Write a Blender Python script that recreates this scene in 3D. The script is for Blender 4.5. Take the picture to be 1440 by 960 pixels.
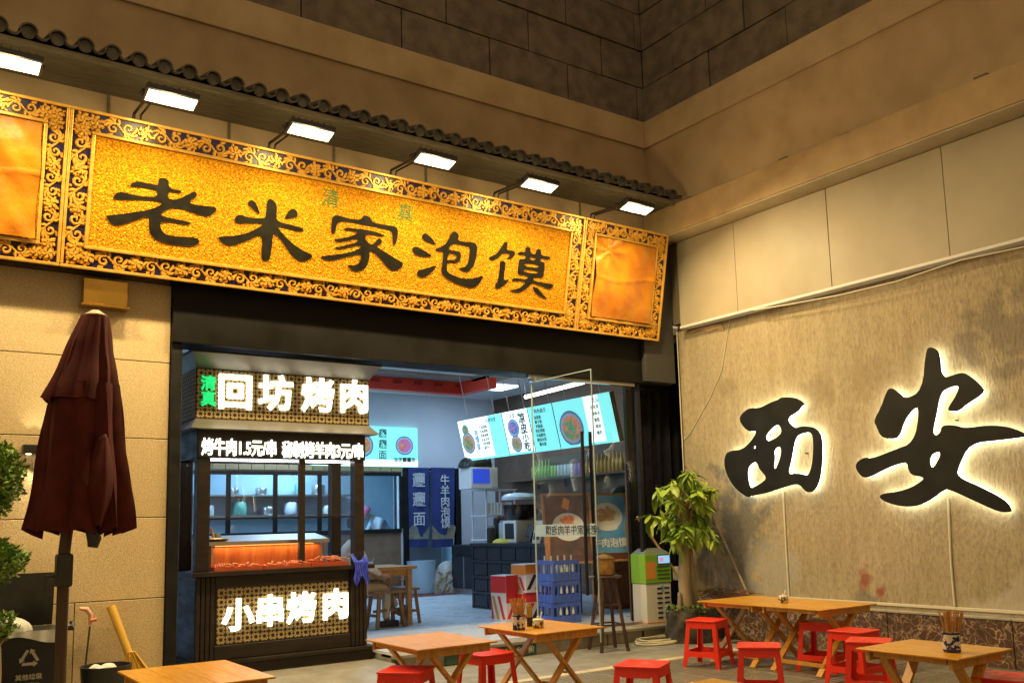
import bpy, bmesh, math, random
from mathutils import Vector, Matrix
random.seed(7)
S = bpy.context.scene
for o in list(bpy.data.objects): bpy.data.objects.remove(o)
R = math.radians

# ------------------------------------------------------------------ camera
FPX, PPX, PPY, CAMH = 1294.35, 720.0, 566.0, 1.5
YAW, PITCH, ROLL = R(35.073), R(7.428), R(-1.4617)
_f = Vector((math.sin(YAW)*math.cos(PITCH), math.cos(YAW)*math.cos(PITCH), math.sin(PITCH)))
_r0 = Vector((math.cos(YAW), -math.sin(YAW), 0)); _u0 = _r0.cross(_f)
CR = math.cos(ROLL)*_r0 + math.sin(ROLL)*_u0
CU = -math.sin(ROLL)*_r0 + math.cos(ROLL)*_u0
CF, CO = _f, Vector((0, 0, CAMH))
cd = bpy.data.cameras.new('camera'); cam = bpy.data.objects.new('camera', cd)
S.collection.objects.link(cam); S.camera = cam
cd.sensor_fit = 'HORIZONTAL'; cd.sensor_width = 36.0; cd.lens = 36.0*FPX/1440
cd.shift_x = 0.0; cd.shift_y = (PPY-480)/1440.0
cd.clip_end = 300
cam.matrix_world = Matrix(((CR.x, CU.x, -CF.x, CO.x), (CR.y, CU.y, -CF.y, CO.y), (CR.z, CU.z, -CF.z, CO.z), (0, 0, 0, 1)))
def ray(x, y): return CF + CR*((x-PPX)/FPX) - CU*((y-PPY)/FPX)
def at(x, y, ax, v):            # a pixel's direction cut with a plane of the place
    d = ray(x, y); t = (v-CO[ax])/d[ax]; return CO + d*t
def pX(x, y, v): return at(x, y, 0, v)
def pY(x, y, v): return at(x, y, 1, v)
def pZ(x, y, v=0.0): return at(x, y, 2, v)

# ------------------------------------------------------------------ night sky, exposure
W = bpy.data.worlds.new('World'); S.world = W; W.use_nodes = True
nt = W.node_tree; nt.nodes.clear()
sky = nt.nodes.new('ShaderNodeTexSky'); sky.sky_type = 'NISHITA'; sky.sun_disc = False
sky.sun_elevation = R(-1.0); sky.sun_rotation = R(200)
bg = nt.nodes.new('ShaderNodeBackground'); bg.inputs['Strength'].default_value = 0.15
GLOW = (3.2, 2.2, 1.1)
wo = nt.nodes.new('ShaderNodeOutputWorld')
# light-polluted city night: faint twilight sky plus an even warm glow
gl = nt.nodes.new('ShaderNodeVectorMath'); gl.operation = 'MULTIPLY_ADD'
gl.inputs[1].default_value = (.3, .3, .3); gl.inputs[2].default_value = GLOW
nt.links.new(sky.outputs[0], gl.inputs[0]); nt.links.new(gl.outputs[0], bg.inputs[0]); nt.links.new(bg.outputs[0], wo.inputs[0])
S.view_settings.view_transform = 'Standard'; S.view_settings.look = 'None'
S.view_settings.exposure = 0.0; S.view_settings.gamma = 1.0
cy = S.cycles
cy.use_denoising = True; cy.max_bounces = 7; cy.diffuse_bounces = 4; cy.glossy_bounces = 4
cy.transmission_bounces = 6; cy.transparent_max_bounces = 16
cy.sample_clamp_indirect = 4.0; cy.sample_clamp_direct = 0.0; cy.caustics_reflective = False; cy.caustics_refractive = False
cy.blur_glossy = 1.0

# ------------------------------------------------------------------ helpers
COL = S.collection
class MB:
    """collects shapes into one mesh"""
    def __init__(s): s.v, s.f = [], []
    def add(s, vs, fs):
        n = len(s.v); s.v += [tuple(v) for v in vs]; s.f += [tuple(i+n for i in f) for f in fs]; return s
    def box(s, x0, x1, y0, y1, z0, z1, b=0.0):
        if b > 0:
            bm = bmesh.new(); bmesh.ops.create_cube(bm, size=1)
            for v in bm.verts: v.co = Vector(((x0+x1)/2+v.co.x*(x1-x0), (y0+y1)/2+v.co.y*(y1-y0), (z0+z1)/2+v.co.z*(z1-z0)))
            bmesh.ops.bevel(bm, geom=list(bm.edges), offset=b, segments=2 if b > .004 else 1, affect='EDGES', profile=.6)
            bm.verts.index_update()
            r = s.add([v.co[:] for v in bm.verts], [[v.index for v in f.verts] for f in bm.faces]); bm.free(); return r
        return s.add([(x0,y0,z0),(x1,y0,z0),(x1,y1,z0),(x0,y1,z0),(x0,y0,z1),(x1,y0,z1),(x1,y1,z1),(x0,y1,z1)],
              [(0,3,2,1),(4,5,6,7),(0,1,5,4),(1,2,6,5),(2,3,7,6),(3,0,4,7)])
    def bar(s, a, b, w, h=None, up=(0,0,1)):      # rectangular bar from a to b
        a, b = Vector(a), Vector(b); h = h or w; d = (b-a).normalized(); u = Vector(up)
        if abs(d.dot(u)) > .98: u = Vector((1,0,0))
        r = d.cross(u).normalized(); u = r.cross(d)
        vs = [p + r*(sx*w/2) + u*(sy*h/2) for p in (a, b) for sx, sy in ((-1,-1),(1,-1),(1,1),(-1,1))]
        return s.add(vs, [(0,3,2,1),(4,5,6,7),(0,1,5,4),(1,2,6,5),(2,3,7,6),(3,0,4,7)])
    def tube(s, pts, rad, n=10, cap=True):
        pts = [Vector(p) for p in pts]; rs = rad if isinstance(rad, (list, tuple)) else [rad]*len(pts)
        vs, fs, u = [], [], None
        for i, p in enumerate(pts):
            d = (pts[min(i+1, len(pts)-1)]-pts[max(i-1, 0)])
            if d.length < 1e-9: d = Vector((0,0,1))
            d.normalize()
            if u is None:
                u = Vector((0,0,1)) if abs(d.z) < .9 else Vector((1,0,0))
            u = (u - d*u.dot(d)).normalized(); w = d.cross(u)
            for k in range(n):
                a = 2*math.pi*k/n; vs.append(p + (u*math.cos(a)+w*math.sin(a))*rs[i])
        for i in range(len(pts)-1):
            for k in range(n):
                fs.append((i*n+k, i*n+(k+1)%n, (i+1)*n+(k+1)%n, (i+1)*n+k))
        if cap: fs.append(tuple(range(n))[::-1]); fs.append(tuple((len(pts)-1)*n+k for k in range(n)))
        return s.add(vs, fs)
    def lathe(s, prof, c=(0,0,0), n=20, close=True):      # profile of (radius, z)
        vs, fs = [], []
        for r, z in prof:
            for k in range(n):
                a = 2*math.pi*k/n; vs.append((c[0]+r*math.cos(a), c[1]+r*math.sin(a), c[2]+z))
        m = len(prof)
        for i in range(m-1):
            for k in range(n): fs.append((i*n+k, i*n+(k+1)%n, (i+1)*n+(k+1)%n, (i+1)*n+k))
        if close:
            if prof[0][0] > 1e-5: fs.append(tuple(range(n))[::-1])
            if prof[-1][0] > 1e-5: fs.append(tuple((m-1)*n+k for k in range(n)))
        return s.add(vs, fs)
    def prism(s, poly, fn, d0, d1):               # poly 2-D, fn(u,v,d) -> xyz
        n = len(poly)
        vs = [fn(u, v, d0) for u, v in poly]+[fn(u, v, d1) for u, v in poly]
        return s.add(vs, [tuple(range(n))[::-1], tuple(range(n, 2*n))]+[(i, (i+1)%n, n+(i+1)%n, n+i) for i in range(n)])
    def sheet(s, fn, nu, nv):                     # grid surface fn(u,v) u,v in 0..1
        vs = [fn(i/nu, j/nv) for j in range(nv+1) for i in range(nu+1)]
        return s.add(vs, [(j*(nu+1)+i, j*(nu+1)+i+1, (j+1)*(nu+1)+i+1, (j+1)*(nu+1)+i) for j in range(nv) for i in range(nu)])
    def solid_sheet(s, fn, nu, nv, th, dirv):     # the same with thickness
        dv = Vector(dirv)*th
        a = [Vector(fn(i/nu, j/nv)) for j in range(nv+1) for i in range(nu+1)]
        m = len(a); vs = a+[p+dv for p in a]; fs = []
        for j in range(nv):
            for i in range(nu):
                q = (j*(nu+1)+i, j*(nu+1)+i+1, (j+1)*(nu+1)+i+1, (j+1)*(nu+1)+i)
                fs.append(q); fs.append(tuple(x+m for x in q[::-1]))
        rim = [i for i in range(nu+1)]+[j*(nu+1)+nu for j in range(1, nv+1)]+[nv*(nu+1)+i for i in range(nu-1, -1, -1)]+[j*(nu+1) for j in range(nv-1, 0, -1)]
        for k in range(len(rim)):
            a0, b0 = rim[k], rim[(k+1) % len(rim)]; fs.append((b0, a0, a0+m, b0+m))
        return s.add(vs, fs)
    def mesh(s, name, off=(0,0,0), smooth=None, fix=True):
        m = bpy.data.meshes.new(name)
        m.from_pydata([(x-off[0], y-off[1], z-off[2]) for x, y, z in s.v], [], s.f)
        if fix:
            bm = bmesh.new(); bm.from_mesh(m); bmesh.ops.recalc_face_normals(bm, faces=bm.faces); bm.to_mesh(m); bm.free()
        if smooth is not None:
            m.polygons.foreach_set('use_smooth', [True]*len(m.polygons)); m.set_sharp_from_angle(angle=R(smooth))
        return m
    def build(s, name, mat, parent=None, off=None, smooth=None, fix=True):
        if off is None: off = ORG.get(parent.name, (0,0,0)) if parent else (0,0,0)
        return obj(name, s.mesh(name, off, smooth, fix), mat, parent)
ORG = {}      # world origin of things, so that parts can be given in world coordinates
def obj(name, mesh, mat=None, parent=None, loc=None, rot=None, sc=None):
    o = bpy.data.objects.new(name, mesh); COL.objects.link(o)
    if mat is not None and mesh is not None:
        if len(mesh.materials) == 0: mesh.materials.append(mat)
        elif mesh.materials[0] != mat: o.material_slots[0].link = 'OBJECT'; o.material_slots[0].material = mat
    if parent: o.parent = parent; ORG[o.name] = ORG.get(parent.name, (0,0,0))
    if loc: o.location = loc
    if rot: o.rotation_euler = rot
    if sc: o.scale = sc
    return o
def tag(o, label, cat, group=None):
    o['label'] = label; o['category'] = cat
    if group: o['group'] = group
    return o
def thing(name, label, cat, loc=(0,0,0), rz=0.0, group=None, world=True):
    o = obj(name, None, None, None, loc); o.rotation_euler[2] = rz
    ORG[o.name] = tuple(loc) if world else (0,0,0)
    return tag(o, label, cat, group)
def structure(o): o['kind'] = 'structure'; return o
def stuff(o): o['kind'] = 'stuff'; return o
def clone(root, loc, rz=0.0, label=None):
    def rec(o, par):
        c = o.copy(); COL.objects.link(c); c.parent = par
        for ch in [x for x in COL.objects if x.parent == o]: rec(ch, c)
        return c
    r = rec(root, None); r.location = loc; r.rotation_euler[2] = rz
    if label: r['label'] = label
    return r
def chaikin(p, n=2):
    for _ in range(n):
        q = []
        for i in range(len(p)):
            a, b = p[i], p[(i+1) % len(p)]
            q += [(a[0]*.75+b[0]*.25, a[1]*.75+b[1]*.25), (a[0]*.25+b[0]*.75, a[1]*.25+b[1]*.75)]
        p = q
    return p
def curve_mesh(loops, extrude, bevel=0.0, fn=None):
    """filled outlines with holes -> solid; fn(u,v,d) places it"""
    c = bpy.data.curves.new('c', 'CURVE'); c.dimensions = '2D'; c.fill_mode = 'BOTH'
    c.extrude = extrude; c.bevel_depth = bevel; c.bevel_resolution = 1
    for lp in loops:
        sp = c.splines.new('POLY'); sp.points.add(len(lp)-1); sp.use_cyclic_u = True
        for i, (x, y) in enumerate(lp): sp.points[i].co = (x, y, 0, 1)
    return _curve_to_mesh(c, fn)
def _curve_to_mesh(c, fn):
    o = bpy.data.objects.new('c', c); COL.objects.link(o)
    dg = bpy.context.evaluated_depsgraph_get(); dg.update()
    m = bpy.data.meshes.new_from_object(o.evaluated_get(dg))
    bpy.data.objects.remove(o); bpy.data.curves.remove(c)
    m.materials.clear()
    if fn:
        for v in m.vertices: v.co = fn(*v.co)
    bm = bmesh.new(); bm.from_mesh(m); bmesh.ops.remove_doubles(bm, verts=bm.verts, dist=1e-5)
    bmesh.ops.recalc_face_normals(bm, faces=bm.faces); bm.to_mesh(m); bm.free()
    return m
def text_mesh(s, size, extrude=.0, bold=0.0, fn=None, vertical=False, align='CENTER', mirror=False):
    c = bpy.data.curves.new('t', 'FONT'); c.size = size; c.extrude = extrude
    if bold > .012: c.bevel_depth = bold*size; c.bevel_resolution = 0
    else: c.offset = bold*size
    c.resolution_u = 2; c.align_x = align; c.align_y = 'CENTER'
    c.body = '\n'.join(s) if vertical else s
    if vertical: c.space_line = .95
    g = fn
    if mirror: g = lambda x, y, z: fn(-x, y, z)
    return _curve_to_mesh(c, g)
FRONT = lambda x, y, z: (x, -z, y)               # upright, facing -Y

# ------------------------------------------------------------------ materials
MATS = {}
def mat(name, c, c2=None, scale=8.0, rough=.5, rough2=None, metal=0.0, bump=0.0, bscale=None, detail=4, vary=0.0,
        stretch=(1,1,1), emit=0.0, ecol=None, coat=0.0, sheen=0.0, spec=.5, tex='noise', ramp=(.35,.65), dist=.01, trans=0.0, bstretch=None):
    if name in MATS: return MATS[name]
    m = bpy.data.materials.new(name); m.use_nodes = True; N = m.node_tree.nodes; L = m.node_tree.links
    p = N['Principled BSDF']
    p.inputs['Base Color'].default_value = (*c, 1); p.inputs['Roughness'].default_value = rough
    p.inputs['Metallic'].default_value = metal; p.inputs['Specular IOR Level'].default_value = spec
    p.inputs['Coat Weight'].default_value = coat; p.inputs['Coat Roughness'].default_value = .15
    p.inputs['Sheen Weight'].default_value = sheen
    if trans: p.inputs['Transmission Weight'].default_value = trans
    if emit: p.inputs['Emission Color'].default_value = (*(ecol or c), 1); p.inputs['Emission Strength'].default_value = emit
    geo = N.new('ShaderNodeNewGeometry'); mp = N.new('ShaderNodeMapping'); mp.inputs['Scale'].default_value = stretch
    L.new(geo.outputs['Position'], mp.inputs['Vector'])
    def texn(kind, sc, vec):
        if kind == 'voronoi':
            t = N.new('ShaderNodeTexVoronoi'); t.inputs['Scale'].default_value = sc; L.new(vec, t.inputs['Vector']); return t.outputs['Distance']
        if kind == 'wave':
            t = N.new('ShaderNodeTexWave'); t.inputs['Scale'].default_value = sc; t.inputs['Distortion'].default_value = 6; t.inputs['Detail'].default_value = 3
            L.new(vec, t.inputs['Vector']); return t.outputs['Fac']
        t = N.new('ShaderNodeTexNoise'); t.inputs['Scale'].default_value = sc; t.inputs['Detail'].default_value = detail
        L.new(vec, t.inputs['Vector']); return t.outputs['Fac']
    col = None
    if c2 is not None or rough2 is not None:
        t = texn(tex, scale, mp.outputs[0])
        rp = N.new('ShaderNodeMapRange'); rp.inputs['From Min'].default_value = ramp[0]; rp.inputs['From Max'].default_value = ramp[1]
        L.new(t, rp.inputs['Value'])
        if c2 is not None:
            mx = N.new('ShaderNodeMix'); mx.data_type = 'RGBA'; mx.inputs['A'].default_value = (*c, 1); mx.inputs['B'].default_value = (*c2, 1)
            L.new(rp.outputs[0], mx.inputs['Factor']); col = mx.outputs['Result']
        if rough2 is not None:
            r2 = N.new('ShaderNodeMapRange'); r2.inputs['To Min'].default_value = rough; r2.inputs['To Max'].default_value = rough2
            L.new(rp.outputs[0], r2.inputs['Value']); L.new(r2.outputs[0], p.inputs['Roughness'])
    if vary:
        oi = N.new('ShaderNodeObjectInfo'); hs = N.new('ShaderNodeHueSaturation')
        mr = N.new('ShaderNodeMapRange'); mr.inputs['To Min'].default_value = 1-vary; mr.inputs['To Max'].default_value = 1+vary
        L.new(oi.outputs['Random'], mr.inputs['Value']); L.new(mr.outputs[0], hs.inputs['Value'])
        if col is not None: L.new(col, hs.inputs['Color'])
        else: hs.inputs['Color'].default_value = (*c, 1)
        col = hs.outputs[0]
    if col is not None: L.new(col, p.inputs['Base Color'])
    if bump:
        mp2 = N.new('ShaderNodeMapping'); mp2.inputs['Scale'].default_value = bstretch or stretch; L.new(geo.outputs['Position'], mp2.inputs['Vector'])
        b = N.new('ShaderNodeBump'); b.inputs['Strength'].default_value = bump; b.inputs['Distance'].default_value = dist
        L.new(texn(tex if tex != 'wave' else 'noise', bscale or scale*3, mp2.outputs[0]), b.inputs['Height']); L.new(b.outputs[0], p.inputs['Normal'])
    MATS[name] = m; return m
def glass(name, tint=(1,1,1), refl=1.0, rough=.02):
    if name in MATS: return MATS[name]
    m = bpy.data.materials.new(name); m.use_nodes = True; N = m.node_tree.nodes; L = m.node_tree.links; N.clear()
    o = N.new('ShaderNodeOutputMaterial'); mx = N.new('ShaderNodeMixShader'); t = N.new('ShaderNodeBsdfTransparent'); g = N.new('ShaderNodeBsdfGlossy')
    t.inputs[0].default_value = (*tint, 1); g.inputs['Roughness'].default_value = rough; lw = N.new('ShaderNodeLayerWeight'); lw.inputs[0].default_value = .5
    pw = N.new('ShaderNodeMath'); pw.operation = 'POWER'; pw.inputs[1].default_value = 5; L.new(lw.outputs['Facing'], pw.inputs[0])
    mu = N.new('ShaderNodeMath'); mu.operation = 'MULTIPLY_ADD'; mu.inputs[1].default_value = .9*refl; mu.inputs[2].default_value = .045*refl; L.new(pw.outputs[0], mu.inputs[0])
    L.new(mu.outputs[0], mx.inputs[0]); L.new(t.outputs[0], mx.inputs[1]); L.new(g.outputs[0], mx.inputs[2]); L.new(mx.outputs[0], o.inputs[0])
    MATS[name] = m; return m
def emis(name, c, k): return mat(name, (c[0]*.8, c[1]*.8, c[2]*.8), emit=k, ecol=c, rough=.4)

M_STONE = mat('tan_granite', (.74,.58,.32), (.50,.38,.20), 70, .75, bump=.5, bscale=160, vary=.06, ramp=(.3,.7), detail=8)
M_PLASTER = mat('old_plaster', (.56,.42,.25), (.44,.32,.18), 2.2, .85, bump=.15, bscale=40, detail=8)
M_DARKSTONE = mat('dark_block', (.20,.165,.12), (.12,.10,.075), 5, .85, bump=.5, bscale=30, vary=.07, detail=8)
M_BEAM = mat('beam_paint', (.50,.36,.18), (.40,.28,.14), 3, .65, bump=.1, bscale=30, detail=7)
M_WPANEL = mat('white_panel', (.44,.385,.27), (.37,.32,.22), 1.6, .5, bump=.05, bscale=20, detail=7, vary=.03)
M_BLACK = mat('black_metal', (.010,.010,.010), (.016,.015,.015), 6, .4, rough2=.6, spec=.25)
M_LINTEL = mat('black_cladding', (.006,.0055,.005), (.010,.009,.008), 2, .4, rough2=.6, spec=.15)
M_CURTAIN = mat('dark_cloth', (.007,.007,.010), (.012,.012,.016), 12, .9, spec=.1)
M_GOLD = mat('gilded_carving', (.86,.50,.08), (.66,.33,.03), 30, .34, metal=.35, vary=.10)
M_GOLDRIM = mat('gilded_rim', (.82,.48,.09), (.68,.36,.05), 14, .34, metal=.4)
M_FOIL = mat('gold_foil', (.74,.35,.004), (.34,.12,.002), 58, .45, rough2=.7, metal=.35, spec=.15, bump=1.0, bscale=60, ramp=(.34,.64), dist=.02, detail=5)
M_NAVY = mat('navy_ground', (.012,.016,.10), (.03,.012,.014), 5, .3)
M_INK = mat('black_lacquer', (.009,.008,.006), (.016,.015,.009), 9, .3, spec=.3)
M_SATIN = mat('orange_satin', (.50,.20,.004), (.42,.13,.003), 4, .4, spec=.25, sheen=.15, bump=.25, bscale=7, detail=5, dist=.06)
M_TILE = mat('grey_roof_tile', (.11,.098,.075), (.06,.053,.042), 12, .85, bump=.3, vary=.15)
M_SOFFIT = mat('eave_board', (.20,.17,.11), (.13,.11,.07), 6, .8, stretch=(1,8,8))
M_LAMP = mat('lamp_housing', (.05,.05,.05), rough=.5, metal=.6)
M_LENS = emis('lamp_lens', (1,.92,.66), 3.5)
M_TIMBER = mat('varnished_pine', (.76,.39,.018), (.62,.27,.008), 5, .28, rough2=.4, stretch=(7,1,7), coat=.35, vary=.09, detail=6, bump=.06, bscale=30, bstretch=(8,1,8))
M_TIMBERL = mat('pine_leg', (.66,.34,.05), (.50,.22,.03), 9, .42, stretch=(5,5,1), vary=.10, detail=6)
M_BENCH = mat('worn_brown_wood', (.30,.155,.055), (.17,.085,.03), 8, .5, stretch=(5,5,1), vary=.1)
M_REDWOOD = mat('red_brown_wood', (.34,.10,.022), (.24,.06,.015), 6, .38, stretch=(6,6,1), vary=.08)
M_RED = mat('red_plastic', (.82,.03,.008), (.74,.024,.006), 5, .33, rough2=.45, vary=.05)
M_WALL = None
M_STALL = mat('stall_brown', (.020,.015,.012), (.030,.022,.017), 4, .36, rough2=.55, spec=.3, stretch=(1,1,4))
M_LATT = mat('brass_lattice', (.58,.44,.20), rough=.45, metal=.1)
M_LATTB = mat('lattice_ground', (.05,.035,.015), rough=.6)
M_STEEL = mat('brushed_steel', (.55,.54,.52), (.45,.44,.42), 30, .28, metal=.9, stretch=(1,20,20))
M_LITSTEEL = mat('orange_lit_steel', (.62,.26,.10), (.42,.15,.06), 3, .38, metal=.6, stretch=(8,1,1))  # plain steel with the orange light on it painted into the colour
M_LETTER = emis('lit_letter', (1,.96,.74), 3.2)
M_LETTERG = emis('green_lit_letter', (.02,1,.28), .8)
M_LED = emis('led_strip', (.95,.97,1), 8)
M_HALO = emis('halo_led', (1,.99,.76), 8)
M_WHITE = mat('white_paint', (.74,.75,.76), rough=.5)
M_BLUEWALL = mat('interior_white', (.66,.70,.76), (.60,.65,.72), 1.5, .6)
M_BROWNWALL = mat('brown_wall', (.14,.085,.055), (.10,.06,.04), 3, .6)
M_IFLOOR = mat('interior_floor', (.60,.66,.72), (.50,.55,.61), 2.5, .22, rough2=.42, detail=6)
M_CEIL = mat('ceiling_white', (.7,.72,.74), rough=.7)
M_REDBEAM = mat('red_beam', (.75,.06,.03), rough=.45)
M_GLASS = glass('window_glass', (.985,.99,.99), .55)
M_DOORGLASS = glass('door_glass', (.98,.985,.99), .4, .03)
M_STEP = mat('step_stone', (.34,.31,.24), (.24,.215,.16), 6, .6, rough2=.75, bump=.25, bscale=40, vary=.10, detail=8)
M_PAVE = mat('paving_stone', (.32,.30,.25), (.22,.205,.165), 4, .38, rough2=.62, bump=.2, bscale=50, vary=.09, detail=8)
M_PAVE2 = mat('small_paver', (.27,.25,.20), (.18,.165,.13), 3, .16, rough2=.5, bump=.5, bscale=60, vary=.10, detail=6, stretch=(1,1,1))
M_STRIP = mat('pale_kerb', (.60,.53,.36), (.48,.42,.28), 6, .55, vary=.05)
M_GROUND = mat('mortar_ground', (.10,.095,.08), (.06,.056,.048), 4, .6)
M_BRASS = mat('brass', (.60,.36,.07), (.48,.27,.05), 3, .16, rough2=.3, metal=1.0)
M_MAROON = mat('maroon_canvas', (.080,.012,.009), (.055,.008,.006), 9, .8, spec=.2, bump=.15, bscale=60)
M_PLASTBLACK = mat('black_plastic', (.018,.018,.018), (.028,.027,.025), 10, .4)
M_PLASTWHITE = mat('white_plastic', (.72,.72,.68), rough=.4)
M_BAG = mat('clear_bag', (.62,.62,.58), rough=.3, bump=.4, bscale=20)
M_LEAF = mat('tree_leaf', (.20,.33,.035), (.36,.46,.06), 4, .42, vary=.30, trans=.0)
M_LEAFB = mat('bush_leaf', (.10,.21,.03), (.22,.33,.05), 9, .5, ramp=(.3,.7))
M_BARK = mat('pale_bark', (.40,.31,.18), (.28,.21,.12), 12, .8, stretch=(1,1,.3), bump=.4)
M_BROOM = mat('yellow_straw', (.75,.47,.06), (.60,.34,.04), 40, .6, stretch=(4,4,1))
M_NAVYCLOTH = mat('navy_cloth', (.025,.045,.19), (.02,.035,.15), 6, .8)
M_CREAM = mat('cream_paint', (.72,.68,.52), rough=.55)
M_BLUEPL = mat('blue_crate', (.06,.12,.52), (.05,.10,.44), 5, .42)
M_SKIN = mat('skin', (.55,.33,.23), rough=.5)
M_INKB = mat('printed_black', (.02,.02,.02), rough=.6)
FLOOD_W, SPILL_W, KITCHEN_W, SHOP_W = 84.0, 19.0, 85.0, 38.0
# ------------------------------------------------------------------ stained wall render and veined marble
def wall_material():
    m = bpy.data.materials.new('stained_render'); m.use_nodes = True; N = m.node_tree.nodes; L = m.node_tree.links
    p = N['Principled BSDF']; p.inputs['Roughness'].default_value = .82
    g = N.new('ShaderNodeNewGeometry')
    def noise(sc, st=(1,1,1), det=6):
        mp = N.new('ShaderNodeMapping'); mp.inputs['Scale'].default_value = st; L.new(g.outputs['Position'], mp.inputs[0])
        t = N.new('ShaderNodeTexNoise'); t.inputs['Scale'].default_value = sc; t.inputs['Detail'].default_value = det; L.new(mp.outputs[0], t.inputs[0]); return t.outputs['Fac']
    def rng(v, a, b, c=0.0, d=1.0):
        r = N.new('ShaderNodeMapRange'); r.inputs[1].default_value = a; r.inputs[2].default_value = b; r.inputs[3].default_value = c; r.inputs[4].default_value = d
        L.new(v, r.inputs[0]); return r.outputs[0]
    def mix(f, a, b):
        x = N.new('ShaderNodeMix'); x.data_type = 'RGBA'; L.new(f, x.inputs['Factor'])
        for k, q in (('A', a), ('B', b)):
            if isinstance(q, tuple): x.inputs[k].default_value = (*q, 1)
            else: L.new(q, x.inputs[k])
        return x.outputs['Result']
    def mul(a, b):
        x = N.new('ShaderNodeMath'); x.operation = 'MULTIPLY'; L.new(a, x.inputs[0])
        if isinstance(b, float): x.inputs[1].default_value = b
        else: L.new(b, x.inputs[1])
        return x.outputs[0]
    streak = noise(14, (1, 1, .12)); big = noise(.9); fine = noise(38, (1, 1, .35), 8)
    c = mix(rng(streak, .35, .7), (.48,.40,.255), (.385,.315,.19))
    c = mix(mul(rng(big, .4, .7), .5), c, (.33,.27,.17))
    c = mix(mul(rng(fine, .46, .68), .55), c, (.24,.19,.11))
    grain = noise(75, (1, 1, .5), 3); c = mix(mul(rng(grain, .5, .70), .35), c, (.58,.50,.35))
    def blob(cen, rad, sc=(1,1,1)):      # a stain with a ragged edge
        v = N.new('ShaderNodeVectorMath'); v.operation = 'SUBTRACT'; L.new(g.outputs['Position'], v.inputs[0]); v.inputs[1].default_value = cen
        s = N.new('ShaderNodeVectorMath'); s.operation = 'MULTIPLY'; L.new(v.outputs[0], s.inputs[0]); s.inputs[1].default_value = sc
        l = N.new('ShaderNodeVectorMath'); l.operation = 'LENGTH'; L.new(s.outputs[0], l.inputs[0])
        a = N.new('ShaderNodeMath'); a.operation = 'ADD'; L.new(l.outputs['Value'], a.inputs[0]); L.new(rng(noise(5, det=5), .3, .7, -rad*.7, rad*.7), a.inputs[1])
        return rng(a.outputs[0], rad*.55, rad*1.15, 1.0, 0.0)
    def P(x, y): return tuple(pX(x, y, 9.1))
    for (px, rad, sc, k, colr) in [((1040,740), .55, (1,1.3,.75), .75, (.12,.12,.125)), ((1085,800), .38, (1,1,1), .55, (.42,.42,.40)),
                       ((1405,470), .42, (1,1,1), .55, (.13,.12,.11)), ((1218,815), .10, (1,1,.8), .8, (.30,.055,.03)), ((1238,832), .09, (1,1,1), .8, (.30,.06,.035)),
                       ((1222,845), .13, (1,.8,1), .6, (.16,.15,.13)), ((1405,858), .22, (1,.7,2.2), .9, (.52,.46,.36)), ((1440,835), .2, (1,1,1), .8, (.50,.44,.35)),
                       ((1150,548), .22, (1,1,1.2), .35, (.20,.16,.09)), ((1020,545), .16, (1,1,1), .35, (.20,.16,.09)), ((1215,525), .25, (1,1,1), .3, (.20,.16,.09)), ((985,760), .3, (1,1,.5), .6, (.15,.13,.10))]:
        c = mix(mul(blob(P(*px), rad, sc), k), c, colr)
    L.new(c, p.inputs['Base Color'])
    b = N.new('ShaderNodeBump'); b.inputs['Strength'].default_value = .9; b.inputs['Distance'].default_value = .010
    L.new(fine, b.inputs['Height']); L.new(b.outputs[0], p.inputs['Normal']); return m
def marble_material():
    m = bpy.data.materials.new('veined_brown_marble'); m.use_nodes = True; N = m.node_tree.nodes; L = m.node_tree.links
    p = N['Principled BSDF']; p.inputs['Roughness'].default_value = .32
    g = N.new('ShaderNodeNewGeometry'); w = N.new('ShaderNodeTexNoise'); w.inputs['Scale'].default_value = 4.5; w.inputs['Detail'].default_value = 9
    L.new(g.outputs['Position'], w.inputs['Vector'])
    a = N.new('ShaderNodeVectorMath'); a.operation = 'MULTIPLY_ADD'; L.new(w.outputs['Color'], a.inputs[0]); a.inputs[1].default_value = (.42,.42,.42); L.new(g.outputs['Position'], a.inputs[2])
    v = N.new('ShaderNodeTexVoronoi'); v.feature = 'DISTANCE_TO_EDGE'; v.inputs['Scale'].default_value = 12; L.new(a.outputs[0], v.inputs['Vector'])
    r = N.new('ShaderNodeValToRGB'); L.new(v.outputs['Distance'], r.inputs[0])
    e = r.color_ramp.elements; e[0].position = 0; e[0].color = (.54,.43,.31,1); e[1].position = .06; e[1].color = (.16,.085,.05,1)
    x = e.new(.25); x.color = (.09,.05,.035,1); x = e.new(.5); x.color = (.22,.12,.07,1)
    n2 = N.new('ShaderNodeTexNoise'); n2.inputs['Scale'].default_value = 7; n2.inputs['Detail'].default_value = 8; L.new(g.outputs['Position'], n2.inputs['Vector'])
    r2 = N.new('ShaderNodeMapRange'); r2.inputs[1].default_value = .32; r2.inputs[2].default_value = .55; L.new(n2.outputs['Fac'], r2.inputs[0])
    mx = N.new('ShaderNodeMix'); mx.data_type = 'RGBA'; mx.inputs['A'].default_value = (.085,.05,.035,1); L.new(r2.outputs[0], mx.inputs['Factor']); L.new(r.outputs[0], mx.inputs['B'])
    L.new(mx.outputs['Result'], p.inputs['Base Color']); return m
M_WALL = wall_material(); M_MARBLE = marble_material()

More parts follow.
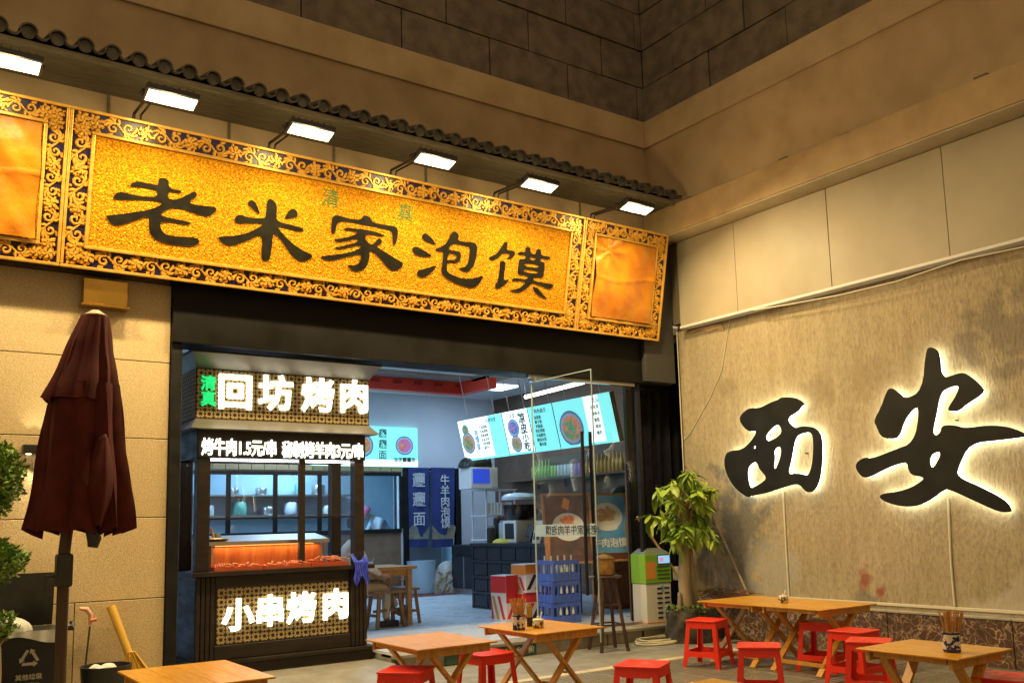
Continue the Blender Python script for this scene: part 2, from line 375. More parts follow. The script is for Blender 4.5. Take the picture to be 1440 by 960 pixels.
# ------------------------------------------------------------------ ground
XW, YF, ZP = 9.10, 9.00, .17          # right wall face, shop front plane, platform height
g = structure(MB().box(-40, 40, -40, 60, -.3, -.022).build('ground', M_GROUND))
pv = structure(MB().box(-4.5, 9.1, 2.0, 8.73, -.0215, -.016).build('pavement', M_GROUND))
slab = MB().box(-.298, .298, -.205, .205, -.016, 0, .003).mesh('paving_slab')
for j in range(3):
    y = 7.49+.212+j*.416
    for i in range(23):
        x = -4.3+i*.602+(.3 if j % 2 else 0)
        if x > 8.85: continue
        o = obj('paving_slab', slab, M_PAVE, pv, (x, y, random.uniform(-.002, .001)))
k = MB().box(-.498, .498, -.06, .06, -.016, .004, .003).mesh('kerb_strip')
for i in range(13): obj('kerb_strip', k, M_STRIP, pv, (-3.4+i*1.0, 7.425, 0))
tl = MB().box(-.2975, .2975, -.2975, .2975, -.016, 0, .003)
for q in range(9):                     # grooved small pavers: ridges on each slab
    tl.box(-.285, .285, -.28+q*.0625, -.28+q*.0625+.045, -.002, .0025)
tl = tl.mesh('grooved_paver')
for i in range(22):
    for j in range(8):
        obj('grooved_paver', tl, M_PAVE2, pv, (-3.85+i*.6, 7.06-j*.6, random.uniform(-.0015, .0012)), (0, 0, R(90)*random.randint(0, 1)))
# platform of the shop with its stone step, and the lower bay where the grill stall stands
pf = structure(MB().box(4.62, 9.1, 8.80, 9.6, -.02, ZP-.03).build('entrance_platform', M_STEP))
for i in range(8):
    x0 = 4.56+i*.57; x1 = min(x0+.564, 9.09)
    z = random.uniform(-.0015, .0015)
    MB().box(x0, x1, 8.70, 9.02, ZP-.035+z, ZP+z, .005).build('step_tread', M_STEP, pf)
    MB().box(x0+random.uniform(.05, .1), x1+.05 if i < 7 else x1, 8.735+random.uniform(0, .006), 8.80, -.018, ZP-.036, .004).build('riser_block', M_STEP, pf)
MB().box(4.56, 4.62, 8.80, 10.4, -.018, ZP-.002, .004).build('platform_edge', M_STEP, pf)
rp = MB(); rp.sheet(lambda u, v: (-5+u*9.555, 8.30+v*.42, .002+.098*v), 1, 1); rp.sheet(lambda u, v: (-5+u*9.555, 8.72+v*1.7, .10), 1, 1)
structure(rp.build('sloped_pavement', M_PAVE))
structure(MB().box(2.2, 11.2, 9.02, 18.2, ZP-.15, ZP).build('interior_floor', M_IFLOOR)) if False else None
fl = MB().sheet(lambda u, v: (4.62+u*6.6, 9.021+v*9.2, ZP+.001), 1, 1).sheet(lambda u, v: (2.2+u*2.42, 10.4+v*7.8, ZP+.001), 1, 1)
structure(fl.build('interior_floor', M_IFLOOR))
structure(MB().box(2.2, 4.62, 10.38, 10.4, .0, ZP).build('floor_kerb', M_STEP))

# warning board on the step riser
t = thing('step_warning_board', 'dark green warning board with white writing fixed on the stone step riser', 'sign', (6.3, 8.72, .02))
M_GREENB = mat('green_board', (.03,.075,.05), rough=.5)
a = pY(627, 930, 8.71); b = pY(755, 918, 8.71)
MB().box(a.x, b.x, 8.712, 8.734, .012, .128, .003).build('board', M_GREENB, t)
for i, ch in enumerate('小心台阶'):
    m = text_mesh(ch, .085, .0015, .01, FRONT)
    obj('character', m, mat('board_print', (.62,.62,.5), rough=.6), t, (a.x-6.3+.62+i*.17, -.0105, .05))

# ------------------------------------------------------------------ left pier of stone panels
t = thing('stone_pier', 'tan granite clad wall pier left of the shop opening', 'wall', (1.0, YF, 0))
MB().box(-5, 2.30, YF+.03, YF+.5, -.01, 5.0).build('wall_core', M_GROUND, t)
courses = [(-.01,.895), (.903,1.632), (1.640,2.365), (2.373,3.095), (3.103,3.86)]
for ci, (z0, z1) in enumerate(courses):
    xs = [-5, -2.6, -.6, 1.555, 2.318] if ci == 0 else [-5, -2.2, -.1 if ci % 2 else .35, 2.318]
    for i in range(len(xs)-1):
        MB().box(xs[i]+.004, xs[i+1]-(.004 if i < len(xs)-2 else 0), YF-random.uniform(0, .003), YF+.028, z0, z1, .003).build('stone_panel', M_STONE, t)
# black frame of the opening
t = thing('shopfront_frame', 'black metal frame and deep lintel round the shop opening under the gold sign', 'frame', (5.3, YF, ZP))
MB().box(2.325, 8.95, 8.93, 9.30, 3.30, 4.02, .004).build('lintel', M_LINTEL, t)
MB().box(2.325, 2.43, 8.97, 9.26, .10, 3.298, .004).build('jamb', M_BLACK, t)
MB().box(8.345, 8.405, 8.99, 9.05, ZP+.002, 3.298, .004).build('jamb', M_BLACK, t)
MB().box(6.58, 8.344, 9.01, 9.06, 3.262, 3.298).build('head_rail', M_STEEL, t)
# wall behind the sign, up to the eaves
t = thing('front_wall', 'dim plaster front wall between the gold sign and the tiled eaves', 'wall', (4, YF, 4))
MB().box(-6, 9.1, 9.02, 9.4, 4.021, 6.0).build('plaster', M_PLASTER, t)
MB().box(-6, 2.3, 8.99, 9.018, 3.87, 4.4).build('sign_shade_panel', mat('sign_shade_brown', (.16,.11,.05), rough=.6), t)  # dark brown strip, its colour stands in for the sign's shadow
for i in range(7):
    x = 1.7+i*1.16
    MB().box(x-.012, x+.012, 9.006, 9.019, 5.2, 5.68).build('wall_batten', M_SOFFIT, t)
MB().box(8.40, 8.95, 8.86, 8.928, 3.32, 5.23, .004).build('dark_end_panel', mat('dark_grey_panel', (.045,.045,.042), rough=.55), t)

# ------------------------------------------------------------------ tiled eaves
t = thing('tiled_eaves', 'row of grey half-round roof tiles on narrow eaves above the lamps', 'roof', (4, 8.4, 5.7))
ZE, YE = 5.66, 8.38
MB().box(-5, 8.62, YE+.02, 9.018, ZE+.0, ZE+.03).build('soffit_board', M_SOFFIT, t)
MB().box(-5, 8.62, YE, YE+.025, ZE-.03, ZE+.035, .004).build('fascia_batten', M_SOFFIT, t)
ct = MB(); n = 8
def _half(r0, y0, y1, zz, up):
    vs = []
    for y, dz in ((y0, 0), (y1, .19)):
        for k in range(n+1):
            a = math.pi*k/n; s = 1 if up else -1
            vs.append((r0*math.cos(a), y, zz+dz+s*r0*math.sin(a)))
            vs.append(((r0-.014)*math.cos(a), y, zz+dz+s*(r0-.014)*math.sin(a)))
    fs = []
    for k in range(n):
        i, j = 2*k, 2*(n+1)+2*k
        fs += [(i, i+2, j+2, j), (i+1, j+1, j+3, i+3), (i, i+1, i+3, i+2)]
    return vs, fs
ct.add(*_half(.072, -.06, .62, 0, True)); ct.lathe([(.001, 0), (.056, 0), (.056, .02), (.001, .02)], n=14)
ct.v[-56:] = [(x, -.03+z, y) for x, y, z in ct.v[-56:]]
cm = ct.mesh('cover_tile', smooth=50)
pm = MB().add(*_half(.062, -.05, .62, 0, False)).mesh('pan_tile', smooth=50)
x = -4.9; i = 0
while x < 8.55:
    obj('cover_tile', cm, M_TILE, t, (x-4, YE-8.4, ZE-5.7+.09+random.uniform(-.006, .006)), (0, random.uniform(-.03, .03), random.uniform(-.03, .03)))
    obj('pan_tile', pm, M_TILE, t, (x-4+.112, YE-8.4, ZE-5.7+.105+random.uniform(-.005, .005)))
    x += .224; i += 1

# ------------------------------------------------------------------ upper cornice and dark block walls (inner corner)
XU, YU = 8.66, 8.95
t = thing('stone_cornice', 'plain plaster cornice band turning the inner corner above the eaves', 'cornice', (4, YU, 6.6))
MB().box(-6, XU+.3, YU, YU+.3, 6.632, 7.018, .01).build('fascia', M_PLASTER, t)
MB().box(XU, XU+.3, -1, YU-.002, 6.632, 7.018, .01).build('fascia', M_PLASTER, t)
def cove(u, v):                        # hollow moulding below the fascia
    a = v*math.pi/2
    return .30*(1-math.cos(a))*0+.10*math.sin(a), -1.0*(v)
m = MB()
m.sheet(lambda u, v: (-6+u*(XU+6.3), YU+.03+.10*math.sin(v*2.2), 6.632-v*.98), 1, 10)
m.build('cove', M_PLASTER, t, smooth=60)
m = MB()
m.sheet(lambda u, v: (XU+.03+.16*math.sin(v*1.6), -1+u*(YU+1.12), 6.632-v*.92), 1, 10)
m.build('cove', M_PLASTER, t, smooth=60)
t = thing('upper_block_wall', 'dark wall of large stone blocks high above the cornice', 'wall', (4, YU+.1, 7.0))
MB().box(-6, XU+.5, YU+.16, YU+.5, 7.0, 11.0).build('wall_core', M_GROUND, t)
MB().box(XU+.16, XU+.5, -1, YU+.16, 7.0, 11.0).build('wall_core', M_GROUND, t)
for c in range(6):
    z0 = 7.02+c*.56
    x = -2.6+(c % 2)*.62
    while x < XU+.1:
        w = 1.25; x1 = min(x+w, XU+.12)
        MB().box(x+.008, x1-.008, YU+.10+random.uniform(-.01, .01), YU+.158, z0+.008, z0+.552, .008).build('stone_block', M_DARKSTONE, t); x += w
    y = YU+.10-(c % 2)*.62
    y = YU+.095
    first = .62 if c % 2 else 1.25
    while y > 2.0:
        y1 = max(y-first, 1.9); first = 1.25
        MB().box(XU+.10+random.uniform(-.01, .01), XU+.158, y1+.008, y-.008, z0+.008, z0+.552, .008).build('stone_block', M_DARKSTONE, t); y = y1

# ------------------------------------------------------------------ right wing: beam, white panels, stained wall, marble plinth
t = thing('concrete_beam', 'long ochre painted beam jutting over the white panels on the right', 'beam', (8.8, 6, 5.3))
MB().box(8.62, 9.2, .5, 9.0, 5.275, 5.655, .012).build('beam_body', M_BEAM, t)
MB().box(8.635, 8.945, .5, 8.70, 5.258, 5.273, .002).build('soffit_panel', mat('cream_soffit', (.62,.55,.38), (.52,.45,.30), 3, .6), t)
MB().box(8.74, 8.96, .5, 8.95, 5.60, 5.70).build('top_ledge', M_SOFFIT, t)
for i in range(22):                    # crumbs of mortar left along the top of the beam
    y = random.uniform(3.6, 8.2); w = random.uniform(.05, .22)
    MB().box(8.66+random.uniform(0, .05), 8.78, y, y+w, 5.655, 5.675+random.uniform(0, .025), .004).build('mortar_crumb', random.choice([M_PLASTER, M_SOFFIT]), t)
t = thing('white_wall_panels', 'four off-white wall panels in a band below the ochre beam', 'panels', (8.95, 6, 4.1))
MB().box(8.985, 9.2, .5, 8.93, 4.14, 5.27).build('backing', M_SOFFIT, t)
ys = [8.72, 7.705, 6.306, 4.894, 3.45, 2.0]
for i in range(5):
    MB().box(8.952+random.uniform(-.002, .002), 8.984, ys[i+1]+.003, ys[i]-.003, 4.085, 5.256, .002).build('panel', M_WPANEL, t)
MB().box(8.935, 9.09, 2.0, 8.72, 4.05, 4.083, .003).build('drip_edge', M_PLASTWHITE, t)
t = thing('stained_wall', 'stained tan rendered wall behind the two black characters', 'wall', (XW, 6, 0))
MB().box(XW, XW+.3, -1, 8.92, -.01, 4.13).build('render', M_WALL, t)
MB().box(XW-.012, XW-.001, 6.1, 6.14, 4.0, 4.05).build('patch', M_PLASTER, t)
MB().box(XW-.02, XW-.002, 2.0, 7.34, .515, .545, .003).build('trunking', M_CREAM, t)
pj = [(8.70,3.98), (8.45,4.02), (8.35,3.93), (8.2,3.98), (8.05,3.9), (8.12,4.04), (8.7,4.045)]
MB().prism(chaikin(pj, 2), lambda u, v, d: (d, u, v), XW-.018, XW-.001).build('plaster_patch', M_PLASTER, t)
t = thing('marble_plinth', 'brown marble plinth with white veins along the foot of the stained wall', 'plinth', (9, 6, 0))
MB().box(9.03, 9.095, 1.5, 8.6, -.01, .44).build('core', M_GROUND, t)
y = 8.6
while y > 2.0:
    y1 = y-1.32
    MB().box(9.0+random.uniform(-.002, .002), 9.028, y1+.004, y-.004, -.005, .452, .003).build('marble_slab', M_MARBLE, t)
    MB().box(8.99, 9.099, y1+.003, y-.003, .455, .477, .003).build('coping', mat('grey_coping', (.46,.42,.33), (.36,.33,.26), 6, .5), t)
    y = y1
# conduit and cables on the wall
for (xa, ya, xb, yb, lab) in ((1101,690,1110,845,'thin cream conduit running down the wall from the left black character'), (1333,700,1343,858,'thin cream conduit running down the wall from the right black character')):
    a = pX(xa, ya, XW-.014); b = pX(xb, yb, XW-.014)
    tag(MB().tube([(XW-.013, b.y, .55), (XW-.013, b.y, 1.0), (XW-.013, a.y, a.z)], .011, 8).build('conduit', M_CREAM, smooth=50), lab, 'conduit')
def cable(name, pts, r, m, lab):
    return tag(MB().tube(pts, r, 6).build(name, m, smooth=60), lab, 'cable')
cable('cable', [pX(x, y, XW-.01) for x, y in ((1026,450), (1015,520), (998,560), (970,610), (962,618))], .005, M_CREAM, 'thin pale cable hanging in a curve at the wall corner above the plant')
cable('cable', [pX(x, y, 8.93) for x, y in ((1060,436), (1110,428), (1180,415), (1260,396), (1350,366), (1440,347))], .008, M_CREAM, 'long pale cable slung below the white wall panels')
cable('cable', [(9.06, 8.90, z) for z in (4.05, 3, 2, 1, .5)], .008, M_CREAM, 'straight vertical pale cable at the end of the stained wall')
# the dark recess beside the glass
MB().box(8.43, 9.7, 9.30, 9.36, ZP-.1, 4.0).build('back_panel', M_LINTEL, bpy.data.objects['shopfront_frame'])
MB().box(9.402, 9.7, 8.925, 9.318, 0, 4.0).build('end_panel', M_LINTEL, bpy.data.objects['shopfront_frame'])
t = thing('dark_curtain', 'heavy near-black curtain hanging beside the glass front', 'curtain', (8.7, 9.25, ZP))
m = MB(); m.solid_sheet(lambda u, v: (8.43+u*.93, 9.225+.035*math.sin(u*32)+.01*math.sin(u*80+v*3), ZP+.01+v*3.10), 60, 6, .006, (0,1,0))
m.build('cloth', M_CURTAIN, t, smooth=60)
MB().box(8.42, 9.4, 9.215, 9.245, 3.265, 3.29).build('curtain_rail', M_BLACK, t)
# ------------------------------------------------------------------ gold sign boards (leaning out at the top)
SA = math.atan2(.28, 1.387); SB = Vector((0, 8.80, 3.86))
SN = Vector((0, -math.cos(SA), -math.sin(SA))); SV = Vector((0, -math.sin(SA), math.cos(SA)))
def spx(x, y, d=0.0):                  # pixel -> (u along, v up) on the sign plane
    r = ray(x, y); b = SB+SN*d; t = (b-CO).dot(SN)/r.dot(SN); p = CO+r*t-b; return p.x, p.dot(SV)
SH = 1.415
def board(name, label, u0, u1, bord):
    t = thing(name, label, 'sign', (u0, SB.y, SB.z), world=False); t.rotation_euler[0] = SA
    w = u1-u0; i0, i1, j0, j1 = bord, w-bord, bord*1.0, SH-bord
    MB().box(0, w, .0, .10, 0, SH, .003).build('back_box', M_BLACK, t)
    MB().box(.012, w-.012, -.012, -.001, .012, SH-.012).build('border_ground', M_NAVY, t)
    for nm, (a, b, c, d) in dict(top=(0, w, SH-.028, SH), bottom=(0, w, 0, .028), left=(0, .026, .0285, SH-.0285), right=(w-.026, w, .0285, SH-.0285)).items():
        MB().box(a, b, -.045, -.0125, c, d, .006).build('outer_rim', M_GOLDRIM, t)
    for (a, b, c, d) in ((i0-.03, i1+.03, j1, j1+.03), (i0-.03, i1+.03, j0-.03, j0), (i0-.03, i0, j0+.0005, j1-.0005), (i1, i1+.03, j0+.0005, j1-.0005)):
        MB().box(a, b, -.05, -.0125, c, d, .006).build('inner_rim', M_GOLDRIM, t)
    return t, w, i0, i1, j0, j1
def ridge(mb, pts, ws, h):             # carved stroke with a raised spine
    n = len(pts); vs = []
    for i, (x, y) in enumerate(pts):
        a = pts[max(i-1, 0)]; b = pts[min(i+1, n-1)]; dx, dy = b[0]-a[0], b[1]-a[1]; l = math.hypot(dx, dy) or 1
        nx, ny = -dy/l, dx/l; w = ws[i] if isinstance(ws, list) else ws
        vs += [(x+nx*w, -.0, y+ny*w), (x+nx*w*.45, -h, y+ny*w*.45), (x-nx*w*.45, -h, y-ny*w*.45), (x-nx*w, 0, y-ny*w)]
    fs = []
    for i in range(n-1):
        for k in range(3): fs.append((i*4+k, i*4+k+1, i*4+k+5, i*4+k+4))
    fs += [(0,1,2,3), (4*n-1, 4*n-2, 4*n-3, 4*n-4)]
    mb.add(vs, fs)
def spiral(cx, cz, r, a0, turns, s=1, n=12):
    return [(cx+r*(1-.75*i/n)*math.cos(a0+s*2*math.pi*turns*i/n), cz+r*(1-.75*i/n)*math.sin(a0+s*2*math.pi*turns*i/n)) for i in range(n+1)]
def taper(n, w): return [w*(.35+.65*math.sin(math.pi*(.12+.80*i/(n-1)))) for i in range(n)]
def carve_flower(seed):
    rnd = random.Random(seed); mb = MB()
    for ring, (np_, r0, r1, h) in enumerate(((7, .030, .066, .018), (5, .010, .042, .030))):
        for i in range(np_):
            a = 2*math.pi*(i+.3*ring+rnd.uniform(-.1, .1))/np_; c, s_ = math.cos(a), math.sin(a); q = rnd.uniform(.85, 1.15)
            pts = [(c*(r0+(r1*q-r0)*k/4)-s_*.012*math.sin(k*.9), s_*(r0+(r1*q-r0)*k/4)+c*.012*math.sin(k*.9)) for k in range(5)]
            ridge(mb, pts, [.008, .018, .024, .022, .008], h)
    mb.lathe([(.001, .03), (.010, .028), (.014, .012), (.014, 0)], n=10)
    k = 40; mb.v[-k:] = [(x, -z, y) for x, y, z in mb.v[-k:]]
    for sx in (-1, 1):
        for sy in (-1, 1):
            ridge(mb, [(sx*(.045+.004*j), sy*(.040+.004*j+.001*j*j*.5)) for j in range(5)], taper(5, .015), .014)
    return mb.mesh('carved_flower', smooth=40)
def carve_scroll(seed):
    rnd = random.Random(seed); mb = MB()
    s = 1 if seed % 2 else -1
    stem = [(-.13+.26*i/12, s*.045*math.sin(i/12*2*math.pi)) for i in range(13)]
    ridge(mb, stem, .011, .016)
    for cx, sg in ((-.065, 1), (.065, -1)):
        p = spiral(cx, s*sg*-.012, .048, s*sg*1.2, 1.15, s*sg); ridge(mb, p, taper(len(p), .015), .020)
        for j in range(4):
            a = s*sg*(.3+j*.75)+rnd.uniform(-.2, .2); r0 = .035
            pts = [(cx+math.cos(a+.22*k)*(r0+.011*k), s*sg*.012+math.sin(a+.22*k)*(r0+.011*k)) for k in range(5)]
            ridge(mb, pts, taper(5, .018), .018)
    for j in range(5):
        x = rnd.uniform(-.12, .12); y = rnd.choice((-1, 1))*rnd.uniform(.05, .075); a = rnd.uniform(-.8, .8)
        ridge(mb, [(x+math.cos(a+.3*k)*.013*k, y+math.sin(a+.3*k)*.008*k) for k in range(4)], taper(4, .016), .014)
    return mb.mesh('carved_scroll', smooth=40)
FLW = [carve_flower(i) for i in range(3)]; SCR = [carve_scroll(i) for i in range(4)]
def carvings(t, w, bord):
    bw = bord-.05; cx = .026+bw/2+.002; sc = bw/.165
    def run(n, fn, rz):
        for i in range(n):
            f = (i+.5)/n; fl = i % 2 == 0
            o = obj('carved_flower' if fl else 'carved_scroll', (FLW if fl else SCR)[i % (3 if fl else 4)], M_GOLD, t, fn(f), (0, rz+(random.choice((0, math.pi)) if not fl else random.uniform(0, 6)), 0), (sc,)*3)
    L = w-2*cx; n = max(1, int(round(L/.21)))
    n += 1-(n % 2)
    for v in (cx, SH-cx): run(n, lambda f: (cx+f*L*1.0, -.0121, v), 0)
    L2 = SH-2*cx; n2 = 7
    for u in (cx, w-cx): run(n2, lambda f: (u, -.0121, cx+f*L2), R(90))
    for u in (cx, w-cx):
        for v in (cx, SH-cx): obj('carved_flower', FLW[random.randint(0, 2)], M_GOLD, t, (u, -.0125, v), (0, random.uniform(0, 6), 0), (sc*1.05,)*3)
B = .215
uL = spx(97, 148)[0]; uR = spx(824, 308)[0]; uE = spx(938, 333)[0]
uL, uR, uE = (spx(97,148)[0]+spx(85,377)[0])/2, (spx(822,308)[0]+spx(806,466)[0])/2, (spx(938,333)[0]+spx(923,479)[0])/2
def outline_part(t, u0, loops, ox, oy, k, d0, d1, m, name, sm=2):
    lp = [chaikin([(spx(ox+x/k, oy+y/k, .03)[0]-u0, spx(ox+x/k, oy+y/k, .03)[1]) for x, y in l], sm) for l in loops]
    me = curve_mesh(lp, (d1-d0)/2, .0, lambda x, y, z: (x, -(d0+d1)/2-z, y))
    return obj(name, me, m, t)
t, w, i0, i1, j0, j1 = board('shop_sign', 'long gold carved signboard with five large black characters over the shop', uL, uR, B)
MB().box(i0+.0005, i1-.0005, -.03, -.0125, j0+.0005, j1-.0005).build('gold_field', M_FOIL, t)
carvings(t, w, B)
LAO = [[(335,262),(360,220),(410,200),(470,208),(640,245),(660,235),(660,180),(690,162),(750,170),(775,200),(775,265),(830,292),(900,300),(922,318),(900,335),(800,318),(765,320),(765,400),(870,412),(1050,318),(1080,318),(1098,370),(985,440),(1120,472),(1320,488),(1290,560),(1220,600),(1120,575),(850,480),(690,555),(690,595),(1020,655),(1015,695),(690,635),(680,720),(720,790),(850,822),(1090,830),(1128,875),(1080,932),(850,915),(680,880),(580,815),(552,740),(558,600),(500,600),(380,650),(200,700),(130,680),(70,600),(80,588),(300,560),(540,525),(640,490),(715,450),(640,415),(400,405),(135,408),(180,335),(230,315),(420,365),(630,380),(655,330),(620,290),(450,262)]]
MI = [[(235,400),(250,350),(310,335),(390,370),(570,380),(592,350),(598,180),(640,152),(715,210),(705,385),(740,420),(1000,480),(1012,510),(990,530),(720,460),(715,480),(860,640),(1020,750),(1120,785),(1090,835),(1000,862),(930,840),(860,770),(780,640),(680,540),(668,560),(640,840),(590,852),(530,840),(560,540),(400,620),(200,690),(110,660),(50,600),(70,580),(250,575),(420,530),(570,440),(555,430),(290,428),(245,425)],
      [(385,195),(420,168),(465,190),(490,240),(530,345),(440,270),(395,225)], [(790,385),(850,290),(885,262),(930,285),(950,340),(930,365),(850,378)]]
JIA = [[(175,470),(172,400),(185,310),(220,288),(260,300),(340,325),(460,340),(485,300),(510,292),(555,315),(570,365),(690,385),(800,400),(818,440),(805,560),(780,580),(768,570),(765,460),(740,435),(560,395),(480,385),(380,360),(280,352),(240,365),(220,400),(212,455),(195,478)],
       [(285,435),(320,408),(400,422),(540,435),(680,478),(690,500),(600,485),(530,470),(490,510),(545,575),(590,570),(620,520),(650,515),(668,550),(640,580),(600,590),(700,650),(800,715),(880,755),(830,820),(760,828),(700,780),(640,700),(545,620),(540,720),(510,800),(450,835),(380,825),(330,780),(345,772),(420,778),(455,740),(465,670),(440,668),(300,700),(180,730),(110,720),(55,688),(250,670),(400,640),(465,600),(455,575),(350,605),(240,622),(195,600),(300,590),(440,545),(430,515),(330,540),(240,552),(190,525),(300,515),(420,478),(425,455),(380,440)]]
PAO = [[(195,205),(215,165),(245,155),(300,195),(390,305),(300,280),(225,245)], [(78,370),(95,325),(140,322),(210,360),(345,440),(230,450),(120,420)], [(130,650),(160,610),(280,580),(390,545),(330,630),(250,690),(180,700)],
       [(360,355),(450,320),(520,260),(555,165),(590,130),(640,155),(655,200),(630,240),(720,265),(840,265),(880,310),(870,430),(835,560),(780,625),(720,632),(640,580),(720,580),(760,540),(785,420),(790,330),(760,315),(600,280),(550,310),(515,360),(640,375),(685,400),(660,530),(510,505),(500,480),(620,490),(625,410),(515,400),(500,600),(520,640),(620,690),(720,715),(850,710),(960,665),(920,760),(850,820),(790,825),(640,780),(500,710),(440,650),(440,600),(455,480),(465,380),(380,375)]]
MO = [[(65,305),(160,270),(220,200),(280,100),(305,92),(325,120),(300,210),(400,215),(425,250),(400,300),(350,330),(310,328),(350,290),(340,255),(260,245),(200,310),(120,350),(85,340)],
      [(215,370),(250,352),(290,370),(290,420),(262,600),(300,620),(345,590),(320,640),(250,700),(180,735),(145,690),(190,620),(212,480)],
      [(455,265),(490,225),(560,240),(560,185),(595,158),(630,185),(630,255),(700,265),(705,210),(740,190),(770,215),(770,280),(890,295),(900,320),(870,338),(765,315),(760,365),(810,370),(825,400),(800,580),(770,585),(680,565),(660,620),(800,650),(945,665),(920,720),(880,735),(780,690),(650,640),(600,710),(500,775),(420,775),(335,750),(430,740),(520,700),(570,625),(440,620),(375,630),(400,580),(470,590),(590,605),(590,550),(460,535),(455,500),(475,340),(500,325),(560,335),(565,270),(480,275)],
      [(550,380),(740,405),(735,455),(545,425)], [(540,460),(735,490),(725,530),(540,505)], [(620,300),(700,310),(690,350),(615,335)],
      [(655,720),(685,698),(730,725),(790,800),(862,870),(790,850),(700,790)]]
for L_, ox, oy, k in ((LAO,140,230,8), (MI,300,260,8), (JIA,440,260,6.86), (PAO,570,310,8.725), (MO,680,330,9.6)):
    outline_part(t, uL, L_, ox, oy, k, .0305, .040, M_INK, 'character')
    outline_part(t, uL, [chaikin(l, 1) for l in L_], ox-.25, oy+.9, k, .0302, .0335, M_GOLDRIM, 'character_edge')
M_GREENP = mat('green_paint', (.045,.15,.02), rough=.5)
for ch, px in (('清', (463,281)), ('真', (568,301))):
    u, v = spx(*px); obj('small_character', text_mesh(ch, .20, .002, .0, FRONT), M_GREENP, t, (u-uL, -.033, v))
def cloth(t, i0, i1, j0, j1, seed):
    rnd = random.Random(seed); ph = [rnd.uniform(0, 6) for _ in range(6)]
    def f(u, v):
        x = i0+.012+u*(i1-i0-.024); z = j0+.012+v*(j1-j0-.024)
        r = math.hypot(u-.2, (v-.85)*1.2); an = math.atan2(v-.85, u-.2)
        d = .022*math.sin(an*8+ph[0])*math.exp(-r*2.6)+.011*math.sin(5*u+9*v+ph[1])+.007*math.sin(13*u-4*v+ph[2])+.004*math.sin(29*u+17*v)+.016*math.exp(-abs(v-.52+.04*math.sin(5*u))*60)+.009*math.exp(-abs(u-.36)*70)
        return (x+.006*math.sin(9*v+ph[3]), -.034-.026-d, z)
    MB().solid_sheet(f, 40, 50, .004, (0,1,0)).build('orange_cloth', M_SATIN, t, smooth=60)
t, w, i0, i1, j0, j1 = board('side_sign', 'small gold carved board at the right end, covered with orange cloth', uR+.004, uE, B*.92)
MB().box(i0+.0005, i1-.0005, -.03, -.0125, j0+.0005, j1-.0005).build('gold_field', M_FOIL, t); carvings(t, w, B*.92); cloth(t, i0, i1, j0, j1, 3)
wS = uE-uR
t, w, i0, i1, j0, j1 = board('side_sign', 'small gold carved board at the left end, covered with orange cloth', uL-.004-wS, uL-.004, B*.92)
MB().box(i0+.0005, i1-.0005, -.03, -.0125, j0+.0005, j1-.0005).build('gold_field', M_FOIL, t); carvings(t, w, B*.92); cloth(t, i0, i1, j0, j1, 11)

# ------------------------------------------------------------------ flood lamps over the sign
LT = 14
lampx = [(15,97), (241,144), (437,190), (612,240), (759,267), (896,298)]
where = ['at the far left edge of the picture', 'second from the left', 'third from the left', 'fourth from the left', 'fifth from the left', 'at the right end of the row']
for i, (x, y) in enumerate(lampx):
    p = pY(x, y, 7.88); p.z = 5.22
    t = thing('flood_lamp', 'lit white flood lamp over the gold sign, '+where[i], 'lamp', p, group='flood lamps over the gold sign', world=False)
    hd = obj('lamp_head', MB().box(-.225, .225, -.095, .095, .0, .06, .012).mesh('lamp_head'), M_LAMP, t); hd.rotation_euler[0] = R(-LT)
    obj('lens', MB().box(-.205, .205, -.075, .075, -.006, .001, .002).mesh('lens'), M_LENS, hd)
    fm = MB()
    for q in range(7): fm.box(-.2+q*.062, -.192+q*.062, -.08, .08, .0602, .085)
    obj('cooling_fin', fm.mesh('cooling_fin'), M_LAMP, hd)
    MB().bar((-.235, 0, .03), (-.235, .12, .05), .012, .03).bar((.235, 0, .03), (.235, .12, .05), .012, .03).bar((-.235, .12, .05), (.235, .12, .05), .012, .03).build('yoke', M_LAMP, t)
    MB().tube([(-.16, .12, .05), (-.16, .66, .10), (-.16, .72, -.02)], .014, 8).tube([(-.10, .12, .05), (-.10, .66, .10), (-.10, .72, -.02)], .010, 8).build('arm', M_LAMP, t, smooth=50)
    ld = bpy.data.lights.new('flood', 'AREA'); ld.shape = 'RECTANGLE'; ld.size = .40; ld.size_y = .15; ld.energy = FLOOD_W; ld.color = (1, .74, .36)
    lo = bpy.data.objects.new('flood', ld); COL.objects.link(lo); lo.parent = t
    d = Vector((0, -math.sin(R(LT)), -math.cos(R(LT)))); lo.location = d*.02; lo.rotation_euler = (R(-LT), 0, 0)
    ld = bpy.data.lights.new('flood_spill', 'POINT'); ld.energy = SPILL_W; ld.color = (1, .74, .36); ld.shadow_soft_size = .09
    lo = bpy.data.objects.new('flood_spill', ld); COL.objects.link(lo); lo.parent = t; lo.location = d*.11

